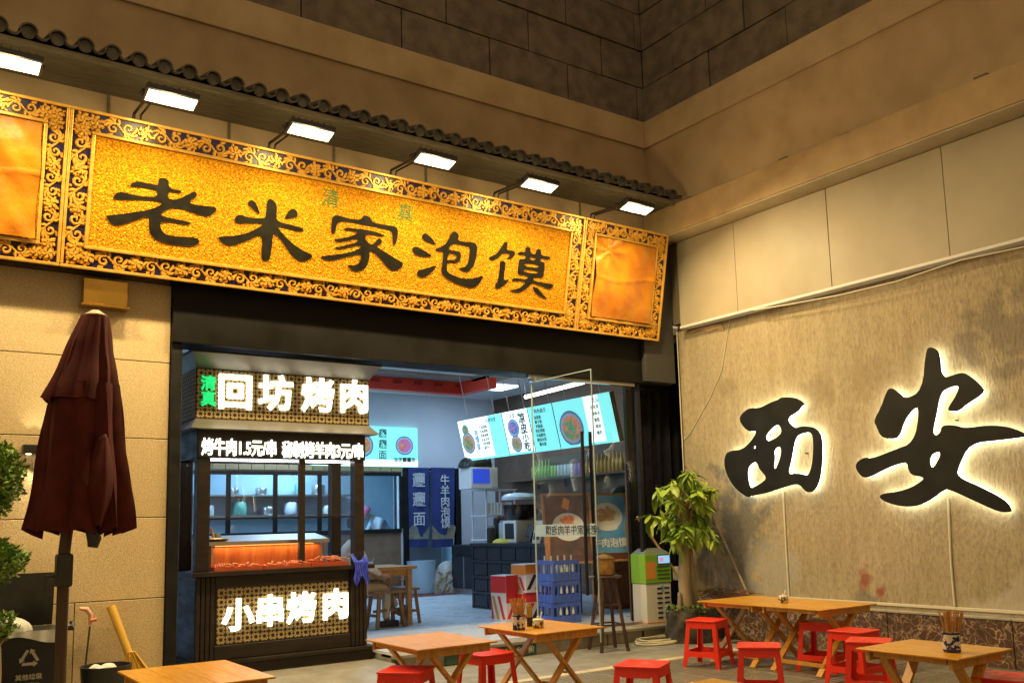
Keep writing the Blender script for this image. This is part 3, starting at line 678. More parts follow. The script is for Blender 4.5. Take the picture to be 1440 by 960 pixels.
# brass box below the sign, wall washer light
a = pY(117, 400, 8.9); b = pY(178, 433, 8.9)
t = thing('brass_box', 'polished brass box on the wall just under the gold sign', 'box', (a.x, 8.9, b.z))
MB().box(a.x, b.x, 8.86, 8.998, b.z, a.z+.06, .006).build('box_body', M_BRASS, t)
MB().box(a.x-.02, b.x+.02, 8.84, 8.998, b.z-.022, b.z-.001, .003).build('bottom_plate', M_BRASS, t)
a = pY(32, 625, 8.93)
t = thing('wall_light', 'small black bar wall light washing the stone beside the umbrella', 'lamp', (a.x, 8.93, a.z))
MB().box(a.x, a.x+.36, 8.88, 8.998, a.z-.075, a.z, .004).build('light_body', M_PLASTBLACK, t)
for q in range(4):
    x = a.x+.05+q*.085
    MB().lathe([(.001,0), (.022,0), (.022,.004), (.001,.004)], (x, 8.95, a.z-.081), 12).build('spot', emis('washer_led', (1,.85,.6), 6), t)
    for dz, tilt in ((-.095, 0), (.03, 180)):
        ld = bpy.data.lights.new('washer', 'SPOT'); ld.energy = 9 if tilt == 0 else 3; ld.spot_size = R(62); ld.spot_blend = .5; ld.color = (1, .80, .5); ld.shadow_soft_size = .01
        lo = bpy.data.objects.new('washer', ld); COL.objects.link(lo); lo.parent = t; lo.location = (x-a.x, .0, dz); lo.rotation_euler = (R(tilt), 0, 0)

# ------------------------------------------------------------------ the two back-lit black characters on the right wall
XI = [[(160,262),(185,215),(240,177),(310,182),(400,135),(460,115),(475,98),(560,97),(620,120),(655,160),(630,155),(600,205),(505,258),(575,335),(620,315),(690,315),(745,340),(778,400),(780,560),(765,700),(735,780),(690,815),(655,800),(605,740),(480,775),(350,820),(250,835),(218,850),(120,770),(65,670),(48,590),(60,520),(100,498),(185,490),(250,430),(300,350),(240,357),(195,325)],
      [(350,400),(380,350),(445,295),(480,330),(475,380),(380,435)], [(415,490),(465,462),(480,500),(465,570),(430,645),(415,620),(425,550)], [(575,400),(620,370),(690,358),(718,390),(715,560),(690,675),(660,682),(600,665),(535,675),(525,650),(545,580)],
      [(220,640),(240,600),(290,575),(315,640),(372,700),(330,740),(260,778),(235,770),(222,700)], [(262,470),(280,455),(288,475),(272,488)]]
AN = [[(42,652),(90,612),(130,622),(240,578),(345,540),(370,370),(340,365),(290,430),(265,515),(220,525),(175,510),(155,460),(140,432),(175,370),(205,285),(225,265),(260,290),(300,325),(385,280),(400,80),(425,60),(468,90),(475,225),(560,195),(600,192),(690,270),(680,300),(600,350),(560,385),(520,385),(510,370),(550,310),(572,255),(520,262),(470,290),(450,400),(430,490),(450,508),(475,490),(480,455),(540,452),(595,470),(720,452),(820,462),(905,500),(905,512),(760,530),(615,545),(560,660),(550,710),(680,765),(800,830),(830,880),(810,890),(760,885),(640,830),(520,775),(490,775),(420,830),(350,860),(270,860),(180,830),(165,797),(300,780),(395,725),(380,710),(330,705),(312,670),(308,638),(250,650),(180,680),(110,718),(75,710)],
      [(415,630),(430,595),(470,585),(475,605),(445,660),(425,668)]]
XC = 9.015
M_CHAR = mat('black_steel', (.012,.013,.012), (.02,.02,.018), 4, .55, spec=.2)
for L_, ox, oy, k, lab in ((XI,1010,540,5.333,'left black brush-script character with a glowing edge on the right wall'), (AN,1190,470,3.556,'right black brush-script character with a glowing edge on the right wall')):
    pts = [[pX(ox+x/k, oy+y/k, XC) for x, y in l] for l in L_]
    cy_ = sum(p.y for p in pts[0])/len(pts[0]); cz_ = min(p.z for p in pts[0])
    t = thing('wall_character', lab, 'sign', (XC, cy_, cz_))
    lp = [chaikin([(p.y-cy_, p.z-cz_) for p in l], 2) for l in pts]
    obj('face_plate', curve_mesh(lp, .014, .0, lambda x, y, z: (z, x, y)), M_CHAR, t)
    obj('light_strip', curve_mesh(lp, .010, -.0, lambda x, y, z: (z+.027, x*.985, y*.985+.006)), M_HALO, t)
    for q in range(4):
        p = pts[0][(q*7+3) % len(pts[0])]; MB().tube([(XC+.037, cy_+(p.y-cy_)*.6, cz_+.1+(p.z-cz_)*.6), (XW, cy_+(p.y-cy_)*.6, cz_+.1+(p.z-cz_)*.6)], .008, 6).build('stud', M_LAMP, t)
# ------------------------------------------------------------------ grill stall in the opening
KX0, KX1, KY, KZ = 2.66, 4.48, 9.20, .10
def lattice_mesh(w, h, cell=.088, lw=.0085, d=.006):
    mb = MB(); nx, ny = int(round(w/cell)), int(round(h/cell)); cx, cz = w/nx, h/ny
    def seg(a, b):
        dx, dz = b[0]-a[0], b[1]-a[1]; l = math.hypot(dx, dz); ox, oz = -dz/l*lw/2, dx/l*lw/2
        mb.add([(a[0]+ox, 0, a[1]+oz), (b[0]+ox, 0, b[1]+oz), (b[0]-ox, 0, b[1]-oz), (a[0]-ox, 0, a[1]-oz),
                (a[0]+ox, -d, a[1]+oz), (b[0]+ox, -d, b[1]+oz), (b[0]-ox, -d, b[1]-oz), (a[0]-ox, -d, a[1]-oz)], [(4,5,6,7), (0,1,5,4), (2,3,7,6)])
    for i in range(nx):
        for j in range(ny):
            ox, oz = (i+.5)*cx, (j+.5)*cz
            P = [(ox+math.cos(R(22.5+45*k))*cx*.49, oz+math.sin(R(22.5+45*k))*cz*.49) for k in range(8)]
            Q = [(ox+math.cos(R(45*k))*cx*.22, oz+math.sin(R(45*k))*cz*.22) for k in range(8)]
            for k in range(8):
                seg(P[k], Q[k]); seg(P[k], Q[(k+1) % 8])
                if k % 2 == 0: seg(P[k], P[(k+1) % 8])
    return mb.mesh('lattice', fix=False)
t = thing('grill_stall', 'dark wooden grill stall with glowing white characters standing in the opening', 'stall', (3.57, KY, KZ))
TO = (3.57, KY, KZ)
MB().box(2.62, 4.53, 9.155, 10.0, KZ, .205, .004).build('plinth', M_STALL, t)
MB().box(2.60, 4.55, 9.13, 10.02, .207, .245, .006).build('plinth_moulding', M_STALL, t)
MB().box(KX0, KX1, KY+.012, 9.98, .246, 1.052).build('cabinet_body', M_STALL, t)
MB().box(2.61, 4.545, 9.13, 10.02, 1.054, 1.10, .006).build('counter_top', M_STALL, t)
for x0, x1 in ((KX0, 2.845), (4.292, KX1)):
    for q in range(4):
        w = (x1-x0)/4; MB().box(x0+q*w+.004, x0+(q+1)*w-.004, KY-.016, KY+.0115, .25, 1.05, .006).build('flute', M_STALL, t)
MB().box(2.85, 4.288, KY-.004, KY+.0115, .95, 1.05, .003).build('rail', M_STALL, t)
MB().box(2.85, 4.288, KY-.004, KY+.0115, .25, .385, .003).build('rail', M_STALL, t)
MB().box(2.868, 4.27, KY+.004, KY+.0118, .39, .945).build('lattice_backing', M_LATTB, t)
stuff(obj('lattice', lattice_mesh(1.40, .54), M_LATT, t, (2.869-TO[0], .0035, .395-KZ)))
for i, (ch, px) in enumerate(zip('小串烤肉', ((335,867), (380,861), (424,857), (472,852)))):
    p = pY(px[0], px[1], KY-.02); obj('lit_character', text_mesh(ch, .32, .006, .034, FRONT), M_LETTER, t, (p.x-TO[0], -.022, p.z-TO[2]))
# upper part
for x0, x1 in ((2.672, 2.80), (4.365, 4.475)):
    for y0 in (9.24, 9.84): MB().box(x0, x1, y0, y0+.12, 1.101, 2.218, .005).build('post', M_STALL, t)
MB().box(3.735, 3.80, 9.25, 9.30, 1.101, 2.218, .004).build('mullion', M_STALL, t)
for x0, x1 in ((2.802, 3.733), (3.802, 4.363)):
    MB().box(x0, x1, 9.268, 9.276, 1.62, 2.218).build('glass_pane', M_GLASS, t)
    MB().box(x0, x1, 9.26, 9.284, 1.605, 1.62).build('glazing_bar', M_BLACK, t)
for x in (2.735, 4.42): MB().box(x-.004, x+.004, 9.362, 9.838, 1.35, 2.218).build('glass_pane', M_GLASS, t)
MB().box(2.66, 4.49, 9.235, 9.35, 2.22, 2.498, .004).build('price_board', M_STALL, t)
MB().box(2.66, 4.49, 9.84, 9.97, 2.22, 2.498, .004).build('back_board', M_STALL, t)
for x0 in (2.66, 4.38): MB().box(x0, x0+.11, 9.351, 9.839, 2.22, 2.498).build('side_board', M_STALL, t)
MB().box(2.80, 4.36, 9.36, 9.39, 2.20, 2.222).build('light_strip', M_LED, t)
MB().box(2.67, 4.48, 9.36, 9.83, 2.46, 2.49).build('inner_ceiling', M_STEEL, t)
def skirt(z0, z1, a, b, name, m):       # flared eave: footprint a at z0, b at z1
    mb = MB(); vs = []
    for (x0, x1, y0, y1), z in ((a, z0), (b, z1)): vs += [(x0,y0,z), (x1,y0,z), (x1,y1,z), (x0,y1,z)]
    mb.add(vs, [(0,1,5,4), (1,2,6,5), (2,3,7,6), (3,0,4,7), (0,3,2,1), (4,5,6,7)]); return mb.build(name, m, t)
M_EAVE = mat('grey_steel_eave', (.20,.19,.17), (.15,.14,.12), 3, .35, metal=.35)
skirt(2.50, 2.615, (2.56, 4.60, 9.10, 10.02), (2.655, 4.56, 9.285, 9.97), 'lower_eave', M_EAVE)
MB().box(2.655, 4.56, 9.285, 9.97, 2.617, 3.125).build('sign_box', M_LATTB, t)
skirt(3.127, 3.255, (2.655, 4.56, 9.285, 9.97), (2.56, 4.62, 9.09, 10.02), 'upper_eave', M_EAVE)
MB().box(2.55, 4.63, 9.08, 10.03, 3.257, 3.275).build('top_board', M_STALL, t)
stuff(obj('lattice', lattice_mesh(1.90, .50), M_LATT, t, (2.657-TO[0], 9.2835-KY, 2.62-KZ)))
stuff(obj('lattice', lattice_mesh(.68, .50), M_LATT, t, (2.6535-TO[0], 9.97-KY, 2.62-KZ), (0, 0, R(-90))))
for ch, px in zip('回坊烤肉', ((331,554), (388,556), (447,559), (498,561))):
    p = pY(px[0], px[1], 9.265); obj('lit_character', text_mesh(ch, .38, .006, .032, FRONT), M_LETTER, t, (p.x-TO[0], 9.262-KY, p.z-TO[2]+.0))
for ch, px in zip('清真', ((293,540), (293,562))):
    p = pY(px[0], px[1], 9.265); obj('green_lit_character', text_mesh(ch, .16, .008, .016, FRONT), M_LETTERG, t, (p.x-TO[0], 9.262-KY, p.z-TO[2]))
for s_, pa, pb in (('烤牛肉1.5元/串', (284,628), (389,632)), ('秘制烤羊肉3元/串', (397,632), (511,636))):
    a = pY(*pa, 9.225); b = pY(*pb, 9.225); me = text_mesh(s_, .18, .006, .024, FRONT)
    xs = [v.co.x for v in me.vertices]; k = (b.x-a.x)/(max(xs)-min(xs))
    obj('lit_price', me, M_LETTER, t, ((a.x+b.x)/2-TO[0], 9.222-KY, (a.z+b.z)/2-TO[2]-.005), None, (k, 1, 1))
# things in and on the stall
t = thing('charcoal_grill', 'copper-lit steel grill with a flat hood inside the stall', 'grill', (3.5, 9.6, 1.101))
MB().box(2.86, 4.10, 9.47, 9.78, 1.101, 1.335, .006).build('fire_box', M_LITSTEEL, t)
mb = MB(); mb.add([(2.84,9.40,1.345), (4.14,9.40,1.345), (4.14,9.80,1.405), (2.84,9.80,1.405), (2.84,9.40,1.385), (4.14,9.40,1.385), (4.14,9.80,1.445), (2.84,9.80,1.445)], [(0,3,2,1),(4,5,6,7),(0,1,5,4),(1,2,6,5),(2,3,7,6),(3,0,4,7)])
mb.build('hood', M_STEEL, t)
for x in (2.88, 4.06): MB().box(x, x+.02, 9.45, 9.47, 1.10, 1.345).build('hood_leg', M_STEEL, t)
MB().box(2.95, 4.0, 9.50, 9.76, 1.3352, 1.341).build('ember_bed', emis('embers', (1,.32,.05), 2.5), t)
ld = bpy.data.lights.new('ember_glow', 'AREA'); ld.shape = 'RECTANGLE'; ld.size = 1.1; ld.size_y = .05; ld.energy = 5; ld.color = (1,.42,.13)
lo = bpy.data.objects.new('ember_glow', ld); COL.objects.link(lo); lo.parent = t; lo.location = (-.02, -.17, .235); lo.rotation_euler = (R(-12), 0, 0)
M_TRAY = mat('red_tray', (.45,.08,.03), rough=.4)
trays = ((2.83, 3.32), (3.335, 3.83), (3.845, 4.26))
for i, (x0, x1) in enumerate(trays):
    tt = thing('meat_tray', ['left', 'middle', 'right'][i]+' shallow red tray of skewers on the stall counter', 'tray', (x0, 9.3, 1.101), group='skewer trays')
    MB().box(x0, x1, 9.17, 9.40, 1.101, 1.109).box(x0, x1, 9.17, 9.18, 1.109, 1.14).box(x0, x1, 9.39, 9.40, 1.109, 1.14).box(x0, x0+.01, 9.18, 9.39, 1.109, 1.14).box(x1-.01, x1, 9.18, 9.39, 1.109, 1.14).build('tray', M_TRAY, tt)
M_MEAT = mat('raw_meat', (.40,.085,.045), (.55,.24,.16), 30, .4, vary=.2)
sk = MB()
for q in range(5): sk.tube([(-.10+q*.038, 0, 0), (-.092+q*.038, .002, .003), (-.07+q*.038, 0, 0)], [.006, .012, .007], 7)
skm = sk.mesh('meat', smooth=60); stk = MB().tube([(-.16, 0, 0), (.13, 0, 0)], .0022, 5).mesh('stick')
M_STICK = mat('bamboo', (.62,.42,.18), (.50,.32,.12), 20, .6)
for i, (x0, x1) in enumerate(trays):
    for q in range(11):
        p = (x0+.05+(x1-x0-.1)*q/10, 9.285+random.uniform(-.02, .02), 1.128+.016*(q % 3)+(.03 if i == 2 else 0))
        tt = thing('meat_skewer', 'raw meat skewer lying in the %s red tray on the stall' % ['left', 'middle', 'right'][i], 'skewer', p, R(90)+random.uniform(-.5, .5), 'meat skewers in the %s tray' % ['left', 'middle', 'right'][i], world=False)
        obj('meat', skm, M_MEAT, tt); obj('stick', stk, M_STICK, tt)
p = pY(290, 757, 9.62)
t = thing('sauce_pan', 'shallow round pan with a yellow handled ladle behind the left stall post', 'pan', (2.92, 9.58, 1.101), world=False)
MB().lathe([(.02,.0), (.03,.02), (.02,.20), (.06,.26), (.07,.27)], n=14).build('stand', M_STEEL, t, smooth=40)
MB().lathe([(.06,.272), (.13,.28), (.175,.315), (.17,.322), (.12,.29), (.001,.285)], n=22).build('pan', mat('copper_pan', (.55,.36,.20), rough=.35, metal=.7), t, smooth=40)
MB().tube([(.03,-.02,.30), (.0,-.02,.38), (-.01,-.02,.42)], [.012,.013,.016], 8).build('ladle', mat('yellow_handle', (.85,.45,.03), rough=.4), t, smooth=60)
MB().lathe([(.03,.29), (.035,.36), (.032,.365), (.001,.365)], (.07,.03,0), 12).build('jar', M_STEEL, t, smooth=40)
def rag(u, v):
    x = 4.285+u*.17; d = .014*math.sin(u*17)+.008*math.sin(u*31+v*7)
    if v < .45: return (x+.01*math.sin(v*9), 9.30-v*.40, 1.155+.05*math.sin(v*7+u*5)*(1-v)+d)
    w = (v-.45)/.55; return (x+.012*math.sin(w*5+u*3)-.02*w*(u-.5), 9.115-.012-abs(d)*.8, 1.13-w*(.20+.05*math.sin(u*9))+.0)
tag(MB().solid_sheet(rag, 26, 24, .006, (0,-.6,.8)).build('blue_rag', mat('blue_cloth', (.008,.05,.75), (.006,.03,.5), 20, .7, sheen=.4), smooth=70), 'crumpled bright blue rag draped over the right corner of the stall counter', 'cloth')

def film_material():
    m = bpy.data.materials.new('frosted_film'); m.use_nodes = True; N = m.node_tree.nodes; L = m.node_tree.links
    p = N['Principled BSDF']; p.inputs['Base Color'].default_value = (.50,.66,.76,1); p.inputs['Roughness'].default_value = .6
    tr = N.new('ShaderNodeBsdfTransparent'); mx = N.new('ShaderNodeMixShader'); mx.inputs[0].default_value = .62
    L.new(tr.outputs[0], mx.inputs[1]); L.new(p.outputs[0], mx.inputs[2]); L.new(mx.outputs[0], N['Material Output'].inputs[0]); return m
# ------------------------------------------------------------------ glass front
t = thing('fixed_glass', 'tall fixed glass panel of the shop front right of the entrance', 'window', (7.4, 9.04, ZP))
MB().box(6.64, 8.343, 9.03, 9.042, ZP+.03, 3.26).build('pane', M_DOORGLASS, t)
MB().box(6.64, 8.343, 9.02, 9.052, ZP+.003, ZP+.028).build('bottom_rail', M_STEEL, t)
HX, HY, LX, LY = 6.60, 8.985, 6.63, 7.87
dx, dy = (LX-HX), (LY-HY); dl = math.hypot(dx, dy)
t = thing('glass_door', 'frameless glass door leaf swung open toward the tables, with long black handles', 'door', (HX, HY, ZP), math.atan2(dy, dx), world=False)
MB().box(0, dl, -.006, .006, .02, 3.02).build('pane', M_DOORGLASS, t)
for a_, b_ in ((0, .012), (dl-.010, dl)):
    MB().box(a_, b_, -.0066, .0066, .021, 3.019).build('polished_edge', mat('glass_edge', (.42,.52,.50), rough=.15), t)
MB().box(.101, dl, -.0066, .0066, 3.0205, 3.028).build('polished_edge', mat('glass_edge', (.42,.52,.50), rough=.15), t)
MB().box(0, .10, -.022, .022, 3.021, 3.075, .003).build('top_pivot', M_STEEL, t)
MB().box(0, .12, -.02, .02, .0, .019, .003).build('bottom_pivot', M_STEEL, t)
for s_ in (-1, 1):
    h = MB().tube([(dl-.13, s_*.06, .52), (dl-.13, s_*.06, 2.33)], .020, 12).build('handle', M_BLACK, t, smooth=50)
    for z in (.72, 2.13): MB().tube([(dl-.13, s_*.0065, z), (dl-.13, s_*.06, z)], .010, 8).build('standoff', M_STEEL, h)
MB().box(.02, dl-.02, -.0085, -.0068, 1.16, 1.30).build('frosted_strip', film_material(), t)
me = text_mesh('老米家牛羊肉泡馍', .115, .0008, .01, FRONT, mirror=True)
obj('strip_writing', me, M_INKB, t, (dl*.60, -.0098, 1.225))

# ------------------------------------------------------------------ interior shell
ZC, YB, XS = 4.12, 16.3, 10.95
def wall_thing(name, lab, mb, m): 
    return tag(mb.build(name, m), lab, 'wall')
tb = thing('kitchen_wall', 'pale back wall of the shop with the kitchen hatch and banner doorway', 'wall', (7, YB, ZP))
hx0, hx1 = pY(250, 700, YB).x, pY(563, 700, YB).x
hz0, hz1 = pY(540, 747, YB).z, pY(540, 664, YB).z
dx0, dx1 = pY(574, 700, YB).x, pY(641, 700, YB).x
dzt = pY(610, 660, YB).z
MB().box(2.0, dx0, YB, YB+.15, hz1, ZC).box(dx0, dx1, YB, YB+.15, dzt, ZC).box(dx1, XS, YB, YB+.15, ZP, ZC).box(hx1, dx0, YB, YB+.15, ZP, hz1).box(2.0, hx0, YB, YB+.15, ZP, hz1).build('plaster', M_BLUEWALL, tb)
MB().box(hx0, hx1, YB-.01, YB+.15, ZP, hz0-.03).build('dado_panel', mat('brown_dado', (.22,.15,.09), (.17,.11,.07), 4, .6), tb)
hp = thing('kitchen_hatch', 'wide black framed glass hatch showing the blue lit kitchen', 'window', (5, YB, hz0))
for (a, b, c, d) in ((hx0, hx1, hz1-.07, hz1+.0), (hx0, hx1, hz0-.03, hz0+.05)): MB().box(a, b, YB-.05, YB-.012, c, d).build('frame', M_BLACK, hp)
n = 5
for i in range(n+1):
    x = hx0+(hx1-hx0)*i/n; MB().box(x-.04, x+.04, YB-.048, YB-.014, hz0+.051, hz1-.071).build('frame', M_BLACK, hp)
    if i < n: MB().box(x+.04, hx0+(hx1-hx0)*(i+1)/n-.04, YB-.03, YB-.024, hz0+.051, hz1-.071).build('pane', M_GLASS, hp)
# kitchen behind
kw = mat('kitchen_tile', (.45,.62,.72), (.40,.56,.66), 3, .3)
kb = thing('kitchen_room', 'blue tiled kitchen walls seen through the hatch', 'wall', (6, YB+2, ZP))
MB().box(1.8, 10, YB+2.0, YB+2.1, ZP, 3.2).build('back_tiles', kw, kb)
MB().box(1.7, 1.8, YB+.16, YB+2.0, ZP, 3.2).build('side_tiles', kw, kb); MB().box(10, 10.1, YB+.16, YB+2.0, ZP, 3.2).build('side_tiles', kw, kb)
structure(MB().box(1.7, 10.1, YB+.16, YB+2.1, 3.2, 3.3).build('kitchen_ceiling', M_CEIL))
structure(MB().box(1.7, 10.1, YB+.16, YB+2.1, ZP-.06, ZP).build('kitchen_floor', M_STEP))
def add_area(name, loc, sx, sy, e, c, parent):
    ld = bpy.data.lights.new(name, 'AREA'); ld.shape = 'RECTANGLE'; ld.size = sx; ld.size_y = sy; ld.energy = e; ld.color = c
    lo = bpy.data.objects.new(name, ld); COL.objects.link(lo); lo.parent = parent; o = ORG[parent.name]; lo.location = (loc[0]-o[0], loc[1]-o[1], loc[2]-o[2]); return lo
for i, x in enumerate((3.6, 6.9)):
    t = thing('kitchen_lamp', ['left', 'right'][i]+' white ceiling panel lamp in the kitchen behind the hatch', 'lamp', (x, YB+1, 3.15), group='kitchen lamps')
    MB().box(x-.6, x+.6, YB+.85, YB+1.15, 3.16, 3.198).build('panel', emis('cool_panel', (.75,.88,1), 4), t)
    add_area('kitchen_light', (x, YB+1, 3.14), 1.2, .3, KITCHEN_W, (.36,.68,1), t)
for i, z in enumerate((1.75, 2.15)):
    t = thing('kitchen_shelf', ['lower', 'upper'][i]+' steel kitchen shelf with pots behind the hatch', 'shelf', (5.5, YB+1.85, z))
    MB().box(2.6, 8.4, YB+1.6, YB+1.99, z, z+.03).build('board', M_STEEL, t)
    for q in range(9):
        x = 3+q*.6+random.uniform(-.15, .15); r = random.uniform(.07, .14); h = random.uniform(.12, .26)
        tt = thing('kitchen_pot', 'steel or plastic pot on the %s kitchen shelf' % ['lower', 'upper'][i], 'pot', (x, YB+1.78, z+.03), group='pots on the %s kitchen shelf' % ['lower', 'upper'][i], world=False)
        MB().lathe([(r*.9,0), (r,.02), (r,h), (r*.95,h+.01), (.02,h+.015), (.015,h+.04), (.001,h+.04)], n=14).build('pot', random.choice([M_STEEL, M_BLUEWALL, mat('green_tub', (.12,.4,.32), rough=.4), M_PLASTWHITE]), tt, smooth=40)
t = thing('kitchen_counter', 'long steel work counter in the kitchen behind the hatch', 'counter', (5.5, YB+.7, ZP))
MB().box(2.4, 8.2, YB+.45, YB+.95, 1.08, 1.12, .004).build('top', M_STEEL, t)
for x in (2.5, 4.3, 6.2, 8.1):
    for y in (YB+.5, YB+.9): MB().tube([(x, y, ZP), (x, y, 1.08)], .02, 8).build('leg', M_STEEL, t)
for i, (x, w, h, c) in enumerate(((3.3,.35,.3,(.5,.55,.58)), (4.3,.3,.42,(.16,.07,.09)), (5.1,.5,.25,(.06,.07,.08)), (6.1,.3,.2,(.7,.7,.7)))):
    t = thing('kitchen_box', ['grey steel', 'dark maroon', 'black', 'white'][i]+' container on the kitchen work counter', 'container', (x, YB+.7, 1.121))
    MB().box(x-w/2, x+w/2, YB+.55, YB+.88, 1.121, 1.121+h, .015).build('body', mat('container%d' % i, c, rough=.4), t)
    MB().box(x-w/2-.01, x+w/2+.01, YB+.54, YB+.89, 1.122+h, 1.14+h, .006).build('lid', M_STEEL, t)
t = thing('fish_scale_brickwork', 'strip of tan moulded brick relief above the kitchen hatch', 'panel', (4.5, YB-.02, hz1))
for r_ in range(3):
    for q in range(18):
        x = hx0+.1+q*.235+(.11 if r_ % 2 else 0)
        MB().box(x, x+.225, YB-.045+random.uniform(0, .015), YB-.001, hz1+.02+r_*.11, hz1+.122+r_*.11, .012).build('brick', M_STONE, t)
wall_thing('left_wall', 'white left side wall inside the shop behind the stall', MB().box(2.05, 2.2, 9.4, YB, ZP, ZC), M_BLUEWALL)
wall_thing('side_wall', 'dark brown right side wall behind the drinks counter', MB().box(XS, XS+.15, 9.4, YB+.15, ZP-.1, ZC), M_BROWNWALL)
structure(MB().box(2.05, XS, 9.31, YB, ZC, ZC+.1).build('ceiling', M_CEIL))
wall_thing('front_inner_wall', 'unseen dark inner face of the shop front above the opening', MB().box(2.05, XS, 9.305, 9.34, 3.32, ZC), M_BROWNWALL) if False else None
structure(MB().box(8.46, XS, 9.37, 9.42, ZP, ZC).build('inner_front_wall', M_BROWNWALL))
# red carved beam near the back, grey bulkhead above it
t = thing('red_beam', 'red carved timber beam across the shop below the ceiling', 'beam', (6, 14.2, 3.8))
za, zb = pY(600, 552, 14.2).z, pY(600, 534, 14.2).z
MB().box(2.2, 8.95, 14.2, 14.35, za, zb, .006).build('beam_body', M_REDBEAM, t)
MB().box(8.80, 8.95, 13.2, 14.199, za, zb, .006).build('beam_body', M_REDBEAM, t)
x = 2.4
while x < 8.8:
    MB().box(x, x+.16, 14.165, 14.199, zb-.10, zb-.05, .006).build('carved_block', mat('dark_red', (.35,.02,.015), rough=.5), t); x += .42
MB().box(2.2, 8.79, 14.14, 14.199, za-.0, za+.035, .006).build('lower_moulding', M_REDBEAM, t)
t = thing('ceiling_bulkhead', 'grey bulkhead strip between the white ceiling and the red beam', 'bulkhead', (6, 14.1, zb))
MB().box(2.2, 8.95, 13.75, 14.38, zb+.002, ZC-.001).build('bulkhead', mat('grey_bulkhead', (.30,.28,.25), rough=.6), t)
MB().box(8.80, 9.2, 9.45, 13.749, zb-.05, ZC-.001).build('bulkhead', mat('grey_bulkhead', (.3,.28,.25)), t)
# ceiling lights
for i, (x, y) in enumerate(((4.3,12.2), (6.6,12.0), (6.2,15.3), (9.6,14.6))):
    t = thing('ceiling_panel_light', ['left', 'middle', 'rear', 'right'][i]+' cool white panel light in the shop ceiling', 'lamp', (x, y, ZC-.03), group='shop ceiling lights')
    MB().box(x-.6, x+.6, y-.3, y+.3, ZC-.03, ZC-.002, .004).build('panel', emis('cool_panel', (.75,.88,1), 4), t)
    add_area('panel_light', (x, y, ZC-.04), 1.2, .6, SHOP_W, (.42,.68,1), t)
t = thing('tube_light', 'long warm tube light hung above the menu boards', 'lamp', (9.2, 11, 3.6))
a = pX(739, 558, 9.6); b = pX(821, 537, 9.6)
MB().tube([a, b], .035, 10).build('tube', emis('warm_tube', (1,.88,.70), 5), t, smooth=60)
for p in (a, b): MB().tube([p, (p.x, p.y, ZC)], .008, 6).build('hanger', M_STEEL, t)
# ------------------------------------------------------------------ lit boards
M_TEAL = emis('lit_teal', (.20,.78,.76), 1.05); M_LITW = emis('lit_white', (.84,1,.97), 1.4)
M_PRINT = mat('menu_print', (.02,.05,.06), rough=.6)
M_FOOD = [mat('food_red', (.45,.10,.05), (.6,.4,.15), 14, .6, emit=.35, ecol=(.7,.25,.15)), mat('food_green', (.08,.3,.12), rough=.6, emit=.3, ecol=(.1,.5,.25)), mat('bowl_print', (.08,.2,.4), rough=.6, emit=.3, ecol=(.1,.3,.6)), mat('food_purple', (.4,.12,.4), rough=.6, emit=.4, ecol=(.6,.2,.6))]
def bowl_print(t, fn, cx, cz, r, k):    # printed dish: bowl ring, food, bits of garnish
    P = lambda x, z, d: fn(cx+x*r, cz+z*r, d)
    circ = lambda rr, sx=1, sz=1, ox=0, oz=0: [(ox+rr*sx*math.cos(2*math.pi*i/22), oz+rr*sz*math.sin(2*math.pi*i/22)) for i in range(22)]
    MB().prism(circ(1, 1, .95), P, .001, .0022).build('printed_bowl', M_FOOD[2], t)
    MB().prism(circ(.88, 1, .93), P, .0023, .0032).build('printed_bowl', M_WHITE, t)
    MB().prism(circ(.74, 1, .9), P, .0033, .0042).build('printed_food', M_FOOD[k], t)
    mb = MB(); rnd = random.Random(k*7+3)
    for q in range(14):
        a_, d_ = rnd.uniform(0, 6.28), rnd.uniform(0, .55); w = rnd.uniform(.08, .2)
        mb.prism(circ(w, 1, rnd.uniform(.4, 1), d_*math.cos(a_), d_*math.sin(a_)), P, .0043+q*.00002, .005+q*.0001)
    mb.build('printed_food', M_FOOD[(k+1) % 4] if k != 1 else M_FOOD[0], t)
a = pY(587, 603, YB-.1); b = pY(508, 655, YB-.1)
t = thing('noodle_lightbox', 'turquoise lit picture board of noodle bowls on the back wall', 'sign', (b.x, YB-.1, b.z))
BX0, BX1, BZ0, BZ1 = b.x-1.0, a.x, b.z, a.z+.02
MB().box(BX0, BX1, YB-.1, YB-.001, BZ0, BZ1, .004).build('box', M_TEAL, t)
FN = lambda x, z, d: (x, YB-.1-d, z)
MB().box(BX0, BX1, YB-.1015, YB-.1001, BZ0, BZ0+.13).build('lower_band', M_LITW, t)
bowl_print(t, FN, BX1-.30, BZ0+.42, .2, 3); bowl_print(t, FN, BX1-1.22, BZ0+.40, .24, 0)
for i, ch in enumerate('𰻞𰻞面'): obj('character', text_mesh(ch, .19, .0008, .008, FRONT), M_PRINT, t, (BX1-.78-b.x, -.003, BZ1-.15-i*.21-b.z))
obj('caption', text_mesh('油泼𰻞𰻞面', .10, .0008, .02, FRONT), M_PRINT, t, (BX1-.30-b.x, -.003, .13))
